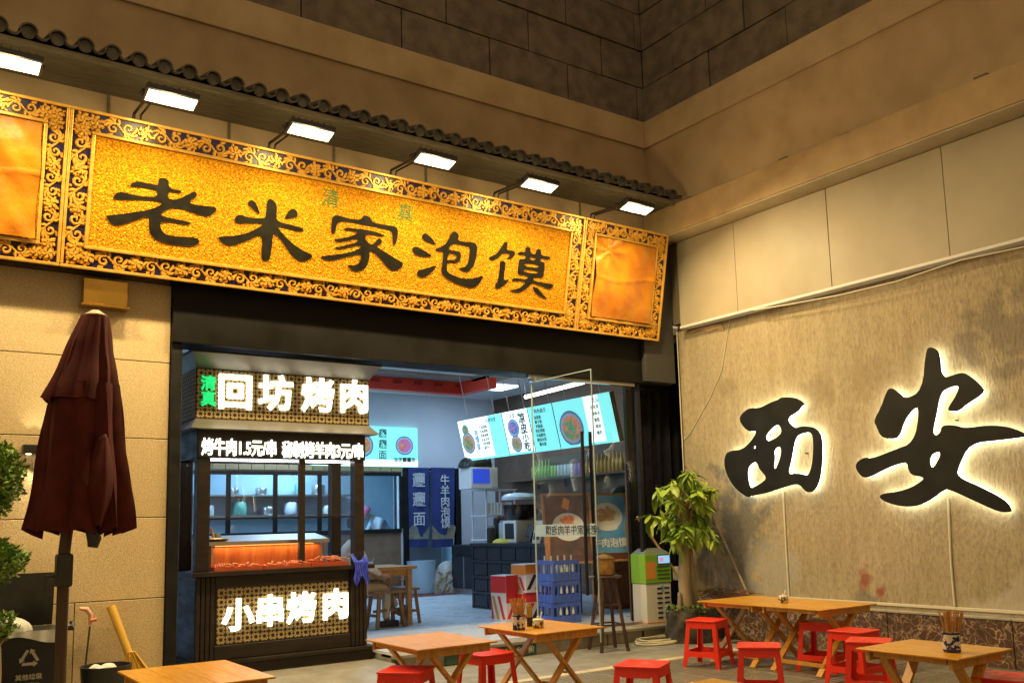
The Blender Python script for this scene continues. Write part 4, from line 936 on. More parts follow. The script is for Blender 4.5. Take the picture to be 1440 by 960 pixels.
# menu boards in a row over the counter, tilted forward
XMb = 8.30
p_far_t, p_far_b = pX(653.5, 592, XMb), pX(662.6, 645, XMb); p_nr_t = pX(868.8, 545, XMb)
yA, yB_ = p_far_t.y, p_nr_t.y; mz0, mz1 = p_far_b.z-.03, p_far_t.z+.0
splits = [653.5, 717, 752, 785, 868.8]
bounds = [yA]+[pX(x, 592-(x-653.5)*.2185, XMb).y for x in (716, 752, 787)]+[yB_]
heads = ['招牌泡馍', '凉菜小吃', '特色面食', '饮品']
dish = [['牛肉泡馍', '羊肉泡馍', '优质泡馍', '水盆羊肉', '小炒泡馍', '葫芦头'], ['腊牛肉夹馍', '凉皮', '烤肉'], ['油泼面', '臊子面', '炸酱面', '西红柿面', '羊血粉丝', '酸汤水饺', '蘸水面'], ['桂花茶', '酸梅汤', '甑糕', '稠酒', '酸奶']]
labs = ['farthest lit menu board of the row, mostly white with a dish picture', 'second lit menu board from the back wall, narrow with two pictures', 'plain turquoise lit menu board of listed dishes, third from the back wall', 'nearest lit menu board of the row, wide with a big bowl picture']
tilt = R(13)
for i in range(4):
    y0, y1 = bounds[i]-.006, bounds[i+1]+.006; L = y0-y1; H = (mz1-mz0)
    t = thing('menu_board', labs[i], 'menu', (XMb, y0, mz0), R(-90), 'lit menu boards over the counter', world=False); t.rotation_euler = (tilt, 0, R(-90))
    MB().box(0, L, 0, .08, 0, H, .003).build('box', M_LITW if i in (0, 1) else M_TEAL, t)
    MB().box(0, L, -.004, -.0005, 0, .035).build('lower_trim', M_TEAL, t)
    for a_, b_ in ((-.004, 0), (L, L+.004)): MB().box(a_, b_, -.003, .08, 0, H).build('edge_trim', M_BLACK, t)
    F2 = lambda x, z, d: (x, -.0008-d, z)
    obj('heading', text_mesh(heads[i], .075, .0008, .01, FRONT), M_PRINT, t, (L*(.75 if i in (0, 3) else .5), -.003, H-.08))
    if i == 0:
        MB().box(L*.70, L-.002, -.0028, -.0006, .036, H-.001).build('side_panel', M_TEAL, t); bowl_print(t, F2, .22, .30, .19, 0); bowl_print(t, F2, .2, .52, .1, 1)
        obj('slogan', text_mesh('泡馍皇', .12, .0008, .02, FRONT, vertical=True), M_FOOD[2], t, (.50, -.004, .32))
    if i == 1:
        bowl_print(t, F2, .24, .42, .15, 2); bowl_print(t, F2, .24, .17, .14, 0)
        obj('slogan', text_mesh('凉皮', .17, .0008, .03, FRONT, vertical=True), M_PRINT, t, (L-.17, -.004, .46)); obj('slogan', text_mesh('小吃', .15, .0008, .03, FRONT, vertical=True), M_PRINT, t, (L-.17, -.004, .17))
    if i == 3:
        MB().box(L*.55, L*.80, -.0028, -.0006, .036, H-.001).build('side_panel', M_LITW, t); bowl_print(t, F2, L*.26, .28, .27, 0)
    if i != 1:
        x0 = {0: L*.56, 2: L*.35, 3: L*.72}[i]
        for q, s_ in enumerate(dish[i]): obj('menu_line', text_mesh(s_, .058, .0008, .018, FRONT), M_PRINT, t, (x0, -.0045, H-.17-q*(.068 if i != 3 else .09)))
    for f in (.2, .8): MB().tube([(L*f, .06, H), (L*f, .06+math.tan(-tilt)*0, H+.75)], .006, 6).build('hanger', M_STEEL, t)
p = pY(265, 632, 14.0)
t = thing('side_picture', 'small bright lit poster on the left wall behind the stall', 'poster', (2.2, 14, 2.4))
MB().box(2.201, 2.24, 12.3, 14.2, 2.28, 2.72).build('panel', M_TEAL, t); MB().box(2.241, 2.245, 12.6, 13.2, 2.33, 2.6).build('print', M_FOOD[3], t); MB().box(2.241, 2.245, 13.4, 13.9, 2.33, 2.6).build('print', M_FOOD[2], t)
# noren banners in the doorway
for i, (xa, xb, s_, lab) in enumerate(((574, 605, '𰻞𰻞面', 'left half of the navy doorway banner with three large pale characters'), (606, 642, '牛羊肉泡馍', 'right half of the navy doorway banner with five white characters'))):
    a = pY(xa, 657, YB-.06); b = pY(xb, 768, YB-.06)
    t = thing('doorway_banner', lab, 'banner', (a.x, YB-.06, b.z), group='navy doorway banners')
    W_, H_ = b.x-a.x-.02, a.z-b.z
    fn = lambda u, v: (a.x+u*W_*(1-.10*(1-v)*(i == 1)-.06*(1-v)*(i == 0)), YB-.07+.012*math.sin(u*9+v*2), b.z+v*H_)
    MB().solid_sheet(fn, 24, 8, .004, (0,1,0)).build('cloth', M_NAVYCLOTH, t, smooth=70)
    mb = MB(); mb.solid_sheet(lambda u, v: (fn(u, v)[0], fn(u, v)[1]-.003, b.z+.10*H_+v*H_*(.12+.06*math.sin(u*7+i*2))), 20, 4, .002, (0,-1,0)); mb.build('printed_hills', mat('hill_print', (.30,.28,.17), (.16,.17,.16), 7, .8), t)
    nl = len(s_); sz = .30 if i == 0 else .23
    for q, ch in enumerate(s_): obj('character', text_mesh(ch, sz, .001, .004+.01*i, FRONT), mat('pale_print', (.62,.68,.70), rough=.7), t, (W_*(.48 if i == 0 else .55), -.035, H_*(.83-q*(.245 if i == 0 else .135))))
t = thing('doorway_frame', 'black door frame round the navy banners', 'frame', (dx0, YB, ZP))
MB().box(dx0-.12, dx0, YB-.04, YB+.1, ZP, dzt+.03).build('jamb', M_BLACK, t); MB().box(dx1, dx1+.10, YB-.04, YB+.1, ZP, dzt+.03).build('jamb', M_BLACK, t)
MB().box(dx0, dx1, YB-.03, YB+.0, dzt-.03, dzt+.03).build('banner_pole', M_BLACK, t)
MB().box(dx0, dx1, YB+.6, YB+.64, ZP, dzt).build('door_back', mat('grey_door', (.30,.33,.36), rough=.5), t)
# ------------------------------------------------------------------ people
def skin_mesh(name, verts, edges, root=0, sub=2):
    m = bpy.data.meshes.new(name); m.from_pydata([v[0] for v in verts], edges, [])
    o = bpy.data.objects.new(name, m); COL.objects.link(o)
    o.modifiers.new('s', 'SKIN'); sd = o.modifiers.new('d', 'SUBSURF'); sd.levels = sub; sd.render_levels = sub
    for i, v in enumerate(verts):
        r = v[1]; m.skin_vertices[0].data[i].radius = r if isinstance(r, tuple) else (r, r)
        m.skin_vertices[0].data[i].use_root = (i == root)
    dg = bpy.context.evaluated_depsgraph_get(); dg.update()
    me = bpy.data.meshes.new_from_object(o.evaluated_get(dg)); bpy.data.objects.remove(o); me.materials.clear()
    me.polygons.foreach_set('use_smooth', [True]*len(me.polygons)); return me
def head_mesh(r=.1):
    bm = bmesh.new(); bmesh.ops.create_uvsphere(bm, u_segments=24, v_segments=16, radius=1)
    for v in bm.verts:
        x, y, z = v.co
        k = 1-.18*max(0, -z)                    # narrower jaw
        v.co = Vector((x*.78*k, y*.92*k, z*1.12))
        if y < -.5:                             # face looks to -Y
            nose = math.exp(-((x/.16)**2+((z+.08)/.26)**2)); v.co.y -= .20*nose
            eye = math.exp(-(((abs(x)-.30)/.14)**2+((z-.06)/.10)**2)); v.co.y += .09*eye
            mouth = math.exp(-((x/.26)**2+((z+.46)/.07)**2)); v.co.y += .05*mouth
            chin = math.exp(-((x/.22)**2+((z+.75)/.16)**2)); v.co.y -= .07*chin
        ear = math.exp(-(((abs(x)-1)/.25)**2+((y)/.16)**2+((z-.02)/.22)**2)); v.co.x += .14*ear*(1 if x > 0 else -1)
    bmesh.ops.scale(bm, vec=(r, r, r), verts=bm.verts)
    me = bpy.data.meshes.new('head'); bm.to_mesh(me); bm.free(); me.polygons.foreach_set('use_smooth', [True]*len(me.polygons)); return me
def hand_mesh():
    mb = MB()
    mb.tube([(0,0,.01), (0,0,-.03), (0,0,-.08)], [.024,.036,.038], 10)
    for i, (x, l) in enumerate(((-.027,.062), (-.009,.075), (.009,.07), (.026,.055))):
        mb.tube([(x,0,-.07), (x*1.1,-.008,-.07-l*.5), (x*1.1,-.03,-.07-l*.9)], [.0095,.009,.007], 7)
    mb.tube([(-.032,0,-.025), (-.055,-.012,-.05), (-.055,-.024,-.08)], [.011,.010,.008], 7)
    return mb.mesh('hand', smooth=70)
HEAD, HAND = head_mesh(), hand_mesh()
M_COOK = mat('grey_uniform', (.55,.60,.63), (.46,.51,.55), 7, .8); M_PINK = mat('pink_cap', (.62,.16,.30), rough=.8)
M_BEIGE = mat('beige_cloth', (.56,.48,.34), (.48,.40,.28), 8, .85); M_SHOE = mat('dark_shoe', (.02,.02,.025), rough=.5)
M_HAIR = mat('black_hair', (.012,.01,.009), rough=.6)
# cook behind the hatch, bent to the left over the counter
c = pY(545, 725, YB+1.05)
t = thing('person', 'cook in grey clothes and pink cap bending over the counter in the kitchen hatch', 'person', (c.x+.1, YB+1.25, ZP), world=False)
V = [((0,0,.95), .15), ((-.04,0,1.12), .165), ((-.16,0,1.33), (.16,.19)), ((-.27,0,1.47), (.12,.16)), ((-.36,0,1.52), .055), ((-.41,0,1.54), .05),
     ((-.25,-.2,1.43), .07), ((-.36,-.27,1.20), .055), ((-.56,-.22,1.06), .045), ((-.25,.2,1.43), .07), ((-.36,.27,1.20), .055), ((-.56,.12,1.06), .045),
     ((0,-.11,.85), .105), ((0,-.12,.48), .075), ((.01,-.12,.08), .05), ((0,.11,.85), .105), ((0,.12,.48), .075), ((.01,.12,.08), .05)]
E_ = [(0,1),(1,2),(2,3),(3,4),(4,5),(3,6),(6,7),(7,8),(3,9),(9,10),(10,11),(0,12),(12,13),(13,14),(0,15),(15,16),(16,17)]
b = obj('body', skin_mesh('body', V, E_), M_COOK, t)
hd = obj('head', HEAD, M_SKIN, b, (-.50, 0, 1.60), (R(40), 0, R(-90)), (1.05,)*3)
obj('cap', MB().lathe([(.112,-.01), (.115,.03), (.10,.08), (.06,.115), (.001,.125)], n=20).mesh('cap', smooth=60), M_PINK, b, (-.49, 0, 1.635), (0, R(-35), 0))
for y, hz in ((-.22, 1.06), (.12, 1.06)): obj('hand', HAND, M_SKIN, b, (-.57, y, hz), (0, R(55), 0))
for y in (-.12, .12): obj('shoe', MB().box(-.17, .09, y-.05, y+.05, .0, .08, .02).mesh('shoe', smooth=50), M_SHOE, b)
# seated person at the table, mostly behind the stall
sx, sy = 5.36, 11.42
t = thing('person', 'seated person in beige trousers and pale shirt partly hidden behind the grill stall', 'person', (sx, sy, ZP), world=False)
V = [((0,0,.52), .15), ((-.02,0,.72), .15), ((-.03,0,.95), (.13,.18)), ((.0,0,1.08), (.10,.15)), ((.02,0,1.16), .055), ((.03,0,1.2), .05),
     ((0,-.19,1.04), .06), ((.10,-.24,.80), .05), ((.34,-.16,.70), .042), ((0,.19,1.04), .06), ((.10,.24,.80), .05), ((.34,.16,.70), .042),
     ((.10,-.12,.50), .10), ((.42,-.15,.50), .075), ((.40,-.17,.09), .05), ((.10,.12,.50), .10), ((.44,.05,.56), .075), ((.62,-.06,.24), .05)]
me = skin_mesh('body', V, E_); me.materials.append(M_BEIGE); me.materials.append(mat('pale_shirt', (.66,.64,.56), (.58,.56,.48), 8, .85))
for p_ in me.polygons: p_.material_index = 1 if p_.center.z > .66 else 0
b = obj('body', me, None, t)
obj('head', HEAD, M_SKIN, b, (.05, 0, 1.34), (R(12), 0, R(90)), (1.05,)*3)
obj('hair', MB().lathe([(.098,-.03), (.105,.02), (.09,.08), (.05,.115), (.001,.122)], n=20).mesh('hair', smooth=60), M_HAIR, b, (.03, 0, 1.365), (0, R(-12), 0))
for y in (-.16, .16): obj('hand', HAND, M_SKIN, b, (.35, y, .70), (0, R(-80), 0))
obj('shoe', MB().box(-.09, .18, -.05, .05, .0, .085, .025).mesh('shoe', smooth=50), M_SHOE, b, (.40, -.17, 0))
obj('shoe', MB().box(-.09, .18, -.05, .05, .0, .085, .025).mesh('shoe', smooth=50), M_SHOE, b, (.64, -.07, .13), (0, R(25), 0))

# ------------------------------------------------------------------ shop interior furniture
p = pZ(579, 877.6, ZP)
tx1, ty0 = p.x, p.y
t = thing('dining_table', 'carved brown wooden dining table inside behind the stall', 'table', (tx1-.7, ty0+.4, ZP))
M_OAK = mat('oak', (.46,.24,.07), (.34,.16,.04), 6, .4, stretch=(1,6,6), vary=.06)
MB().box(tx1-1.35, tx1+.06, ty0-.06, ty0+.78, .915, .955, .006).build('tabletop', M_OAK, t)
for x in (tx1-1.25, tx1-.04):
    for y in (ty0, ty0+.66): MB().box(x-.035, x+.035, y-.035, y+.035, ZP, .914, .004).build('leg', M_OAK, t)
MB().box(tx1-1.21, tx1-.078, ty0-.015, ty0+.015, .83, .913).build('apron', M_OAK, t)
MB().box(tx1-.05, tx1-.02, ty0+.037, ty0+.62, .83, .913).build('apron', M_OAK, t)
for x, s_ in ((tx1-.08, -1), (tx1-1.21, 1)):
    mb = MB()
    for q in range(3):
        P_ = spiral(x+s_*(.06+.10*q), .79-.03*q*.5, .045, 1.0, 1.1, s_); mb.tube([(a_, ty0, b_) for a_, b_ in P_], .009, 6)
    mb.build('carved_bracket', M_OAK, t)
def wood_stool(x, y, lab, rz=0.0, h=.48):
    t = thing('wooden_stool', lab, 'stool', (x, y, ZP), rz, 'wooden stools inside the shop', world=False)
    MB().box(-.24, .24, -.13, .13, h-.035, h, .006).build('seat', M_BENCH, t)
    for sx_ in (-1, 1):
        for sy_ in (-1, 1): MB().bar((sx_*.16, sy_*.09, h-.036), (sx_*.22, sy_*.13, 0), .035, .045).build('leg', M_BENCH, t)
        MB().bar((sx_*.20, -.10, .17), (sx_*.20, .10, .17), .025, .035).build('stretcher', M_BENCH, t)
    MB().bar((-.19, 0, .22), (.19, 0, .22), .025, .035).build('stretcher', M_BENCH, t); return t
wood_stool(tx1-.42, ty0-.05, 'brown wooden stool in front of the dining table, beside the stall', R(8))
wood_stool(tx1+.1, ty0+.36, 'brown wooden stool at the right end of the dining table', R(80))
t = thing('sugar_bowl', 'small pale teacup with a spoon on the inside dining table', 'cup', (tx1-.55, ty0+.15, .956), world=False)
MB().lathe([(.03,0), (.045,.01), (.05,.07), (.045,.075), (.04,.012), (.001,.01)], n=16).build('cup', M_WHITE, t, smooth=40); MB().tube([(.01,0,.03), (.07,0,.12)], .005, 6).build('spoon', M_STEEL, t)
# black counter along the side, panelled front faces left
c0 = pZ(666, 854, ZP); CX, CYB = c0.x, c0.y; CYA = 10.75; CTZ = pY(666, 763, c0.y).z
t = thing('service_counter', 'black panelled service counter along the right side of the shop', 'counter', (CX, (CYA+CYB)/2, ZP))
M_CTR = mat('black_counter', (.013,.014,.02), (.02,.021,.03), 4, .38)
MB().box(CX+.03, CX+.65, CYA, CYB, ZP, CTZ-.04).build('carcass', M_CTR, t)
MB().box(CX-.03, CX+.68, CYA-.03, CYB+.03, CTZ-.038, CTZ, .008).build('top', M_CTR, t)
nc, nr = 5, 4
for i in range(nc):
    for j in range(nr):
        a_ = CYA+(CYB-CYA)*i/nc; b_ = CYA+(CYB-CYA)*(i+1)/nc; z0 = ZP+(CTZ-.04-ZP)*j/nr; z1 = ZP+(CTZ-.04-ZP)*(j+1)/nr
        MB().box(CX, CX+.029, a_+.035, b_-.035, z0+.03, z1-.03, .012).build('front_panel', M_CTR, t)
for j in range(nr+1):
    z = ZP+(CTZ-.04-ZP)*j/nr; MB().box(CX-.012, CX+.028, CYA, CYB, max(z-.022, ZP), min(z+.022, CTZ-.039)).build('rail', M_CTR, t)
for i in range(nc+1):
    y = CYA+(CYB-CYA)*i/nc; MB().box(CX-.006, CX+.027, y-.028, y+.028, ZP+.001, CTZ-.041).build('stile', M_CTR, t)
# under-counter fridge further back
f0 = pZ(637, 834, ZP)
t = thing('drinks_fridge', 'low black two door fridge beyond the service counter', 'fridge', (f0.x, f0.y, ZP))
fx, fy, fz = f0.x, f0.y-.9, pY(650, 766, f0.y-.5).z
MB().box(fx+.02, fx+.6, fy, fy+.95, ZP, fz, .01).build('body', M_CTR, t)
for q in range(2): MB().box(fx, fx+.019, fy+.02+q*.47, fy+.46+q*.47, ZP+.12, fz-.22, .004).build('door', M_CTR, t)
MB().box(fx-.012, fx+.018, fy+.455, fy+.495, ZP+.12, fz-.22).build('door_handle', M_STEEL, t)
MB().box(fx, fx+.019, fy+.02, fy+.93, fz-.2, fz-.03, .004).build('control_panel', M_BLACK, t); MB().box(fx+.0, fx+.019, fy+.0, fy+.95, ZP+.001, ZP+.11).build('kick_plate', M_STEEL, t)
# tall white cabinet with screen
w0 = pY(660, 720, 13.0)
t = thing('steel_rack', 'white steel rack of cups behind the far end of the counter', 'rack', (w0.x+.4, 13.2, ZP))
wz = pY(680, 687, 13.0).z
M_RACK = mat('white_steel', (.62,.64,.66), rough=.4)
for x in (w0.x+.35, w0.x+.93):
    for y in (13.02, 13.46): MB().box(x, x+.03, y, y+.03, ZP, wz, .003).build('post', M_RACK, t)
for z in (CTZ+.02, 1.62, wz-.025): MB().box(w0.x+.33, w0.x+.98, 13.0, 13.5, z, z+.024, .003).build('shelf', M_RACK, t)
for q in range(8):
    for zz in (CTZ+.046, 1.646): MB().lathe([(.024,0), (.032,.20), (.030,.205)], (w0.x+.42+q*.065, 13.07, zz), 10).build('cup_stack', random.choice([M_PLASTWHITE, mat('pink_cup', (.7,.42,.38), rough=.5), M_BLUEWALL]), t)
a = pY(662, 688, 12.9); b = pY(694, 661, 12.9); a.x = max(a.x, w0.x+.02)
t = thing('white_microwave', 'white microwave with a glowing blue window on the tall cabinet', 'microwave', (a.x, 13.1, wz))
MB().box(a.x, b.x+.12, 12.95, 13.35, wz+.001, wz+.36, .012).build('case', M_WHITE, t)
MB().box(a.x+.03, b.x-.05, 12.942, 12.949, wz+.09, wz+.33, .004).build('window', emis('blue_screen', (.03,.07,.55), .8), t)
MB().box(b.x-.02, b.x+.10, 12.943, 12.949, wz+.03, wz+.33).build('control_panel', M_PLASTWHITE, t)
t = thing('black_bag', 'slumped black bag lying on top of the microwave', 'bag', (a.x+.2, 13.15, wz+.362), world=False)
def lump(nx, ny, fx_, fy_, h, seed):
    rnd = random.Random(seed); ph = [rnd.uniform(0, 6) for _ in range(4)]
    def f(u, v):
        a_ = u*2*math.pi; r = math.sin(v*math.pi*.5)*(1+.14*math.sin(3*a_+ph[0])+.08*math.sin(5*a_+ph[1]))
        return (fx_*r*math.cos(a_), fy_*r*math.sin(a_), h*math.cos(v*math.pi*.5)*(1+.15*math.sin(2*a_+ph[2])*v))
    return MB().sheet(f, nx, ny)
lump(26, 8, .30, .16, .2, 4).build('bag_body', M_PLASTBLACK, t, smooth=80); MB().tube([(.22,0,.05), (.30,-.02,.16), (.33,0,.05)], .02, 8).build('strap', M_PLASTBLACK, t, smooth=60)
# tea urn machine
a = pY(711, 760, 11.9)
t = thing('tea_machine', 'clear drum of dark tea on a white machine at the service counter', 'machine', (CX+.34, 11.85, CTZ+.001), world=False)
MB().box(-.20, .20, -.18, .18, 0, .34, .015).build('base', M_PLASTWHITE, t); MB().box(-.205, -.201, -.12, .12, .06, .30).build('front_grille', M_PLASTBLACK, t)
MB().lathe([(.20,.345), (.25,.40), (.27,.60), (.275,.66)], n=26, close=False).build('drum', M_GLASS, t, smooth=40)
MB().lathe([(.001,.346), (.19,.348), (.24,.40), (.258,.585), (.001,.585)], n=26).build('dark_tea', mat('tea_liquid', (.02,.012,.008), rough=.15), t, smooth=40)
MB().lathe([(.28,.66), (.285,.70), (.23,.75), (.06,.77), (.001,.77)], n=26).build('lid', mat('pale_lid', (.55,.68,.75), rough=.2), t, smooth=40)
t = thing('cash_screen', 'small black screen and card reader standing on the counter', 'screen', (CX+.18, 11.35, CTZ+.001), world=False)
MB().box(-.12, .12, -.16, .16, 0, .02, .004).bar((0,0,.02), (.05,0,.16), .04, .06).build('stand', M_PLASTBLACK, t)
MB().box(-.01, .01, -.17, .17, .10, .28, .004).build('screen_panel', M_PLASTBLACK, t).rotation_euler[1] = R(18)
t = thing('yellow_cloth', 'folded yellow cloth lying on the front edge of the counter', 'cloth', (CX+.12, 12.05, CTZ+.001), world=False)
lump(22, 6, .10, .2, .07, 9).build('cloth', mat('yellow_cloth', (.72,.60,.08), rough=.85), t, smooth=80)
for i, (y, dx_) in enumerate(((12.30,.10), (12.40,.3), (12.22,.28))):
    t = thing('counter_canister', ['short black', 'tall black', 'clear plastic'][i]+' canister at the far end of the counter', 'canister', (CX+dx_, y, CTZ+.001), world=False)
    h = (.22,.38,.30)[i]; MB().lathe([(.07,0), (.075,.02), (.075,h), (.05,h+.02), (.001,h+.02)], n=16).build('body', (M_PLASTBLACK, M_PLASTBLACK, mat('cloudy_plastic', (.5,.6,.66), rough=.3))[i], t, smooth=40); MB().lathe([(.055,h+.021), (.055,h+.05), (.001,h+.05)], n=14).build('lid', M_STEEL, t)
t = thing('counter_flyer', 'pale yellow price flyer in a stand on the counter near the glass', 'flyer', (CX+.02, 11.0, CTZ+.001), R(-90), world=False)
MB().box(-.10, .10, -.005, .005, 0, .34, .002).build('card', mat('flyer_card', (.68,.62,.42), (.58,.5,.3), 9, .5), t).rotation_euler[0] = R(-14)
MB().box(-.07, .07, -.016, -.0155, .05, .15).build('print', M_INKB, t).rotation_euler[0] = R(-14)
# shelf with bottles on the side wall
sa = pX(750, 673, XS-.15); sb = pX(874, 661, XS-.15)
t = thing('bottle_shelf', 'long wall shelf of drinks bottles behind the counter', 'shelf', (XS-.15, sa.y, sa.z))
MB().box(XS-.26, XS-.001, sb.y-.3, sa.y+.9, sa.z-.04, sa.z, .004).build('board', M_BROWNWALL, t)
for q in range(4): MB().box(XS-.03, XS-.001, sb.y+q*(sa.y-sb.y)/3, sb.y+q*(sa.y-sb.y)/3+.03, sa.z-.2, sa.z-.041).build('bracket', M_BLACK, t)
bt = MB().lathe([(.032,0), (.036,.01), (.036,.15), (.014,.21), (.013,.26), (.015,.262), (.015,.28), (.001,.28)], n=12).mesh('bottle', smooth=40)
cn = MB().lathe([(.03,0), (.036,.01), (.036,.16), (.03,.175), (.001,.175)], n=12).mesh('can', smooth=40)
bm_ = [mat('amber_bottle', (.45,.26,.05), rough=.15), mat('green_bottle', (.22,.40,.08), rough=.15), mat('white_can', (.6,.66,.62), rough=.3), mat('lime_can', (.35,.6,.2), rough=.3), mat('violet_can', (.30,.25,.5), rough=.3)]
nb = 26
for q in range(nb):
    f = q/(nb-1); y = sa.y+(sb.y-sa.y)*f
    k = 1 if f < .22 else (3 if f < .32 else (2 if f < .5 else (4 if f < .6 else 0)))
    seg = {1: 'green bottle at the far end of the drinks shelf', 3: 'lime green can on the drinks shelf behind the door glass', 2: 'pale can in the middle of the drinks shelf', 4: 'violet can on the drinks shelf', 0: 'amber bottle at the near end of the drinks shelf'}[k]
    tag(obj('bottle' if k in (0, 1) else 'drinks_can', bt if k in (0, 1) else cn, bm_[k], None, (XS-.14, y, sa.z+.001), None, (1.25,)*3), seg, 'bottle' if k in (0, 1) else 'can', 'drinks on the shelf: '+seg)
# small open wooden shelf nearer the back
ws = pX(716, 735, XS-.2)
t = thing('open_shelf', 'small dark wooden box shelf on the side wall near the back', 'shelf', (XS-.1, ws.y, ws.z))
MB().box(XS-.3, XS-.001, ws.y-1.6, ws.y+.2, ws.z-.15, ws.z-.11).box(XS-.3, XS-.001, ws.y-1.6, ws.y+.2, ws.z+.30, ws.z+.34).box(XS-.3, XS-.001, ws.y+.16, ws.y+.2, ws.z-.11, ws.z+.30).build('box', M_REDWOOD, t)
tag(obj('paper_roll', MB().tube([(0,0,0), (0,0,.36)], .06, 14).mesh('paper_roll', smooth=40), M_WHITE, None, (XS-.18, ws.y, ws.z-.109)), 'white paper roll standing in the small wooden wall shelf', 'roll')
# bucket, sack and mat by the doorway
p = pY(600, 834, YB-.35)
t = thing('plastic_tub', 'tall pale blue plastic tub standing under the banner', 'tub', (p.x-.1, YB-.32, ZP), world=False)
MB().lathe([(.22,0), (.25,.03), (.28,.62), (.29,.64), (.27,.64), (.24,.05), (.001,.04)], n=20).build('tub', mat('pale_blue_plastic', (.45,.62,.72), rough=.35), t, smooth=40)
p = pY(625, 834, YB-.4)
t = thing('dried_noodle_sack', 'clear bulging sack of dried flatbread pieces beside the tub', 'sack', (p.x+.05, YB-.45, ZP), world=False)
lump(26, 10, .30, .24, .62, 6).build('sack', mat('clear_sack', (.55,.55,.52), (.42,.40,.36), 12, .35, bump=.4), t, smooth=80)
mb = MB()
for q in range(140):
    a_ = random.uniform(0, 6.28); z = random.uniform(.02, .42); r = .30*math.sqrt(1-(z/.64)**2)*1.0
    mb.tube([(math.cos(a_)*r, math.sin(a_)*r*.8, z), (math.cos(a_+.12)*r*1.04, math.sin(a_+.12)*r*.83, z+.04)], .02, 5)
stuff(mb.build('bread_pieces', mat('dry_bread', (.55,.43,.25), (.45,.33,.17), 20, .8), t))
tag(MB().box(p.x-1.6, p.x+.5, YB-.9, YB-.05, ZP+.002, ZP+.014, .004).build('red_mat', mat('red_brown_mat', (.20,.06,.05), rough=.9)), 'dark red floor mat in front of the banner doorway', 'mat')
# posters on easels, crates, cartons, wooden cabinet behind the glass
def easel(x0, x1, yb, ztop, zbot, lab, dark):
    cx = (x0+x1)/2; w = x1-x0
    t = thing('poster_easel', lab, 'easel', (cx, yb, ZP), 0, 'poster easels behind the glass', world=False); t.rotation_euler = (0, 0, R(-14))
    ang = R(-9); h = ztop-zbot
    fr = obj('poster_frame', MB().box(-w/2, w/2, -.02, .0, 0, .03).box(-w/2, w/2, -.02, .0, h-.03, h).box(-w/2, -w/2+.035, -.02, 0, .03, h-.03).box(w/2-.035, w/2, -.02, 0, .03, h-.03).mesh('poster_frame'), M_OAK, t, (0, -.10, zbot-ZP), (ang, 0, 0))
    obj('poster', MB().box(-w/2+.034, w/2-.034, -.012, -.004, .028, h-.028).mesh('poster'), mat('poster_dark', (.08,.05,.035), (.18,.09,.06), 5, .3) if dark else mat('poster_blue', (.10,.32,.66), (.22,.52,.78), 2, .3), fr)
    MB().box(-w/2+.034, w/2-.034, -.0145, -.0125, .028, .12).build('lower_band', mat('poster_band', (.14,.05,.03), rough=.4), fr, off=(0,0,0))
    P3 = lambda x, z, d: (x, -.0125-d, z)
    circ = lambda r, sx=1, sz=1, ox=0, oz=0: [(ox+r*sx*math.cos(2*math.pi*i/24), oz+r*sz*math.sin(2*math.pi*i/24)) for i in range(24)]
    zc = h*.52 if dark else h*.66; oz = -.02
    MB().prism(circ(.24, 1, .8, 0, zc), P3, .001, .002).build('printed_plate', M_WHITE, fr, off=(0,0,0))
    mb = MB(); rnd = random.Random(5 if dark else 8)
    for q in range(26):
        a_, d_ = rnd.uniform(0, 6.28), rnd.uniform(0, .16); mb.prism(circ(rnd.uniform(.03, .06), 1, rnd.uniform(.5, 1), d_*math.cos(a_), zc+d_*.75*math.sin(a_)), P3, .0022+q*.00003, .0025+q*.00006)
    mb.build('printed_food', mat('poster_food_red', (.80,.13,.04), (.85,.40,.14), 40, .4) if dark else mat('poster_food_tan', (.55,.30,.14), (.68,.50,.30), 40, .4), fr, off=(0,0,0))
    if dark: MB().prism([(-.08,h*.8), (.02,h*.76), (.05,h*.9), (-.03,h*.94)], P3, .001, .002).build('printed_cup', mat('poster_orange', (.75,.28,.05), rough=.4), fr, off=(0,0,0))
    else:
        MB().prism(circ(.15, 1, .3, 0, zc-.16), P3, .0005, .0009).build('printed_bowl', M_WHITE, fr, off=(0,0,0))
        obj('poster_writing', text_mesh('牛肉泡馍', .135, .0006, .03, FRONT), M_WHITE, fr, (.0, -.016, h*.26))
    for sx_ in (-1, 1): MB().bar((sx_*w*.42, -.06, h*.55+zbot-ZP), (sx_*w*.5, -.18, 0), .035, .03).build('front_leg', M_OAK, t)
    MB().bar((0, .02, h*.8+zbot-ZP), (0, .42, 0), .035, .03).build('rear_leg', M_OAK, t)
e1a = pY(768, 692, 9.95); e1b = pY(826, 692, 9.95)
ez0 = pY(790, 793, 9.95).z
easel(e1a.x, e1b.x+.02, 9.98, e1a.z, ez0, 'wooden easel with a dark poster of red meat on a white plate', True)
e2a = pY(827, 692, 9.95); e2b = pY(876, 692, 9.95)
easel(e2a.x+.02, e2b.x+.03, 9.98, e2a.z, ez0, 'wooden easel with a blue poster of a soup bowl and white writing', False)
p = pZ(778, 879, ZP)
cm_ = MB()
cw, cdp, ch_ = .46, .34, .27
cm_.box(-cw/2, cw/2, -cdp/2, cdp/2, 0, .015)
for (a, b, c, d) in ((-cw/2, cw/2, -cdp/2, -cdp/2+.012), (-cw/2, cw/2, cdp/2-.012, cdp/2), (-cw/2, -cw/2+.012, -cdp/2+.012, cdp/2-.012), (cw/2-.012, cw/2, -cdp/2+.012, cdp/2-.012)):
    cm_.box(a, b, c, d, .0151, .10).box(a, b, c, d, .215, ch_)
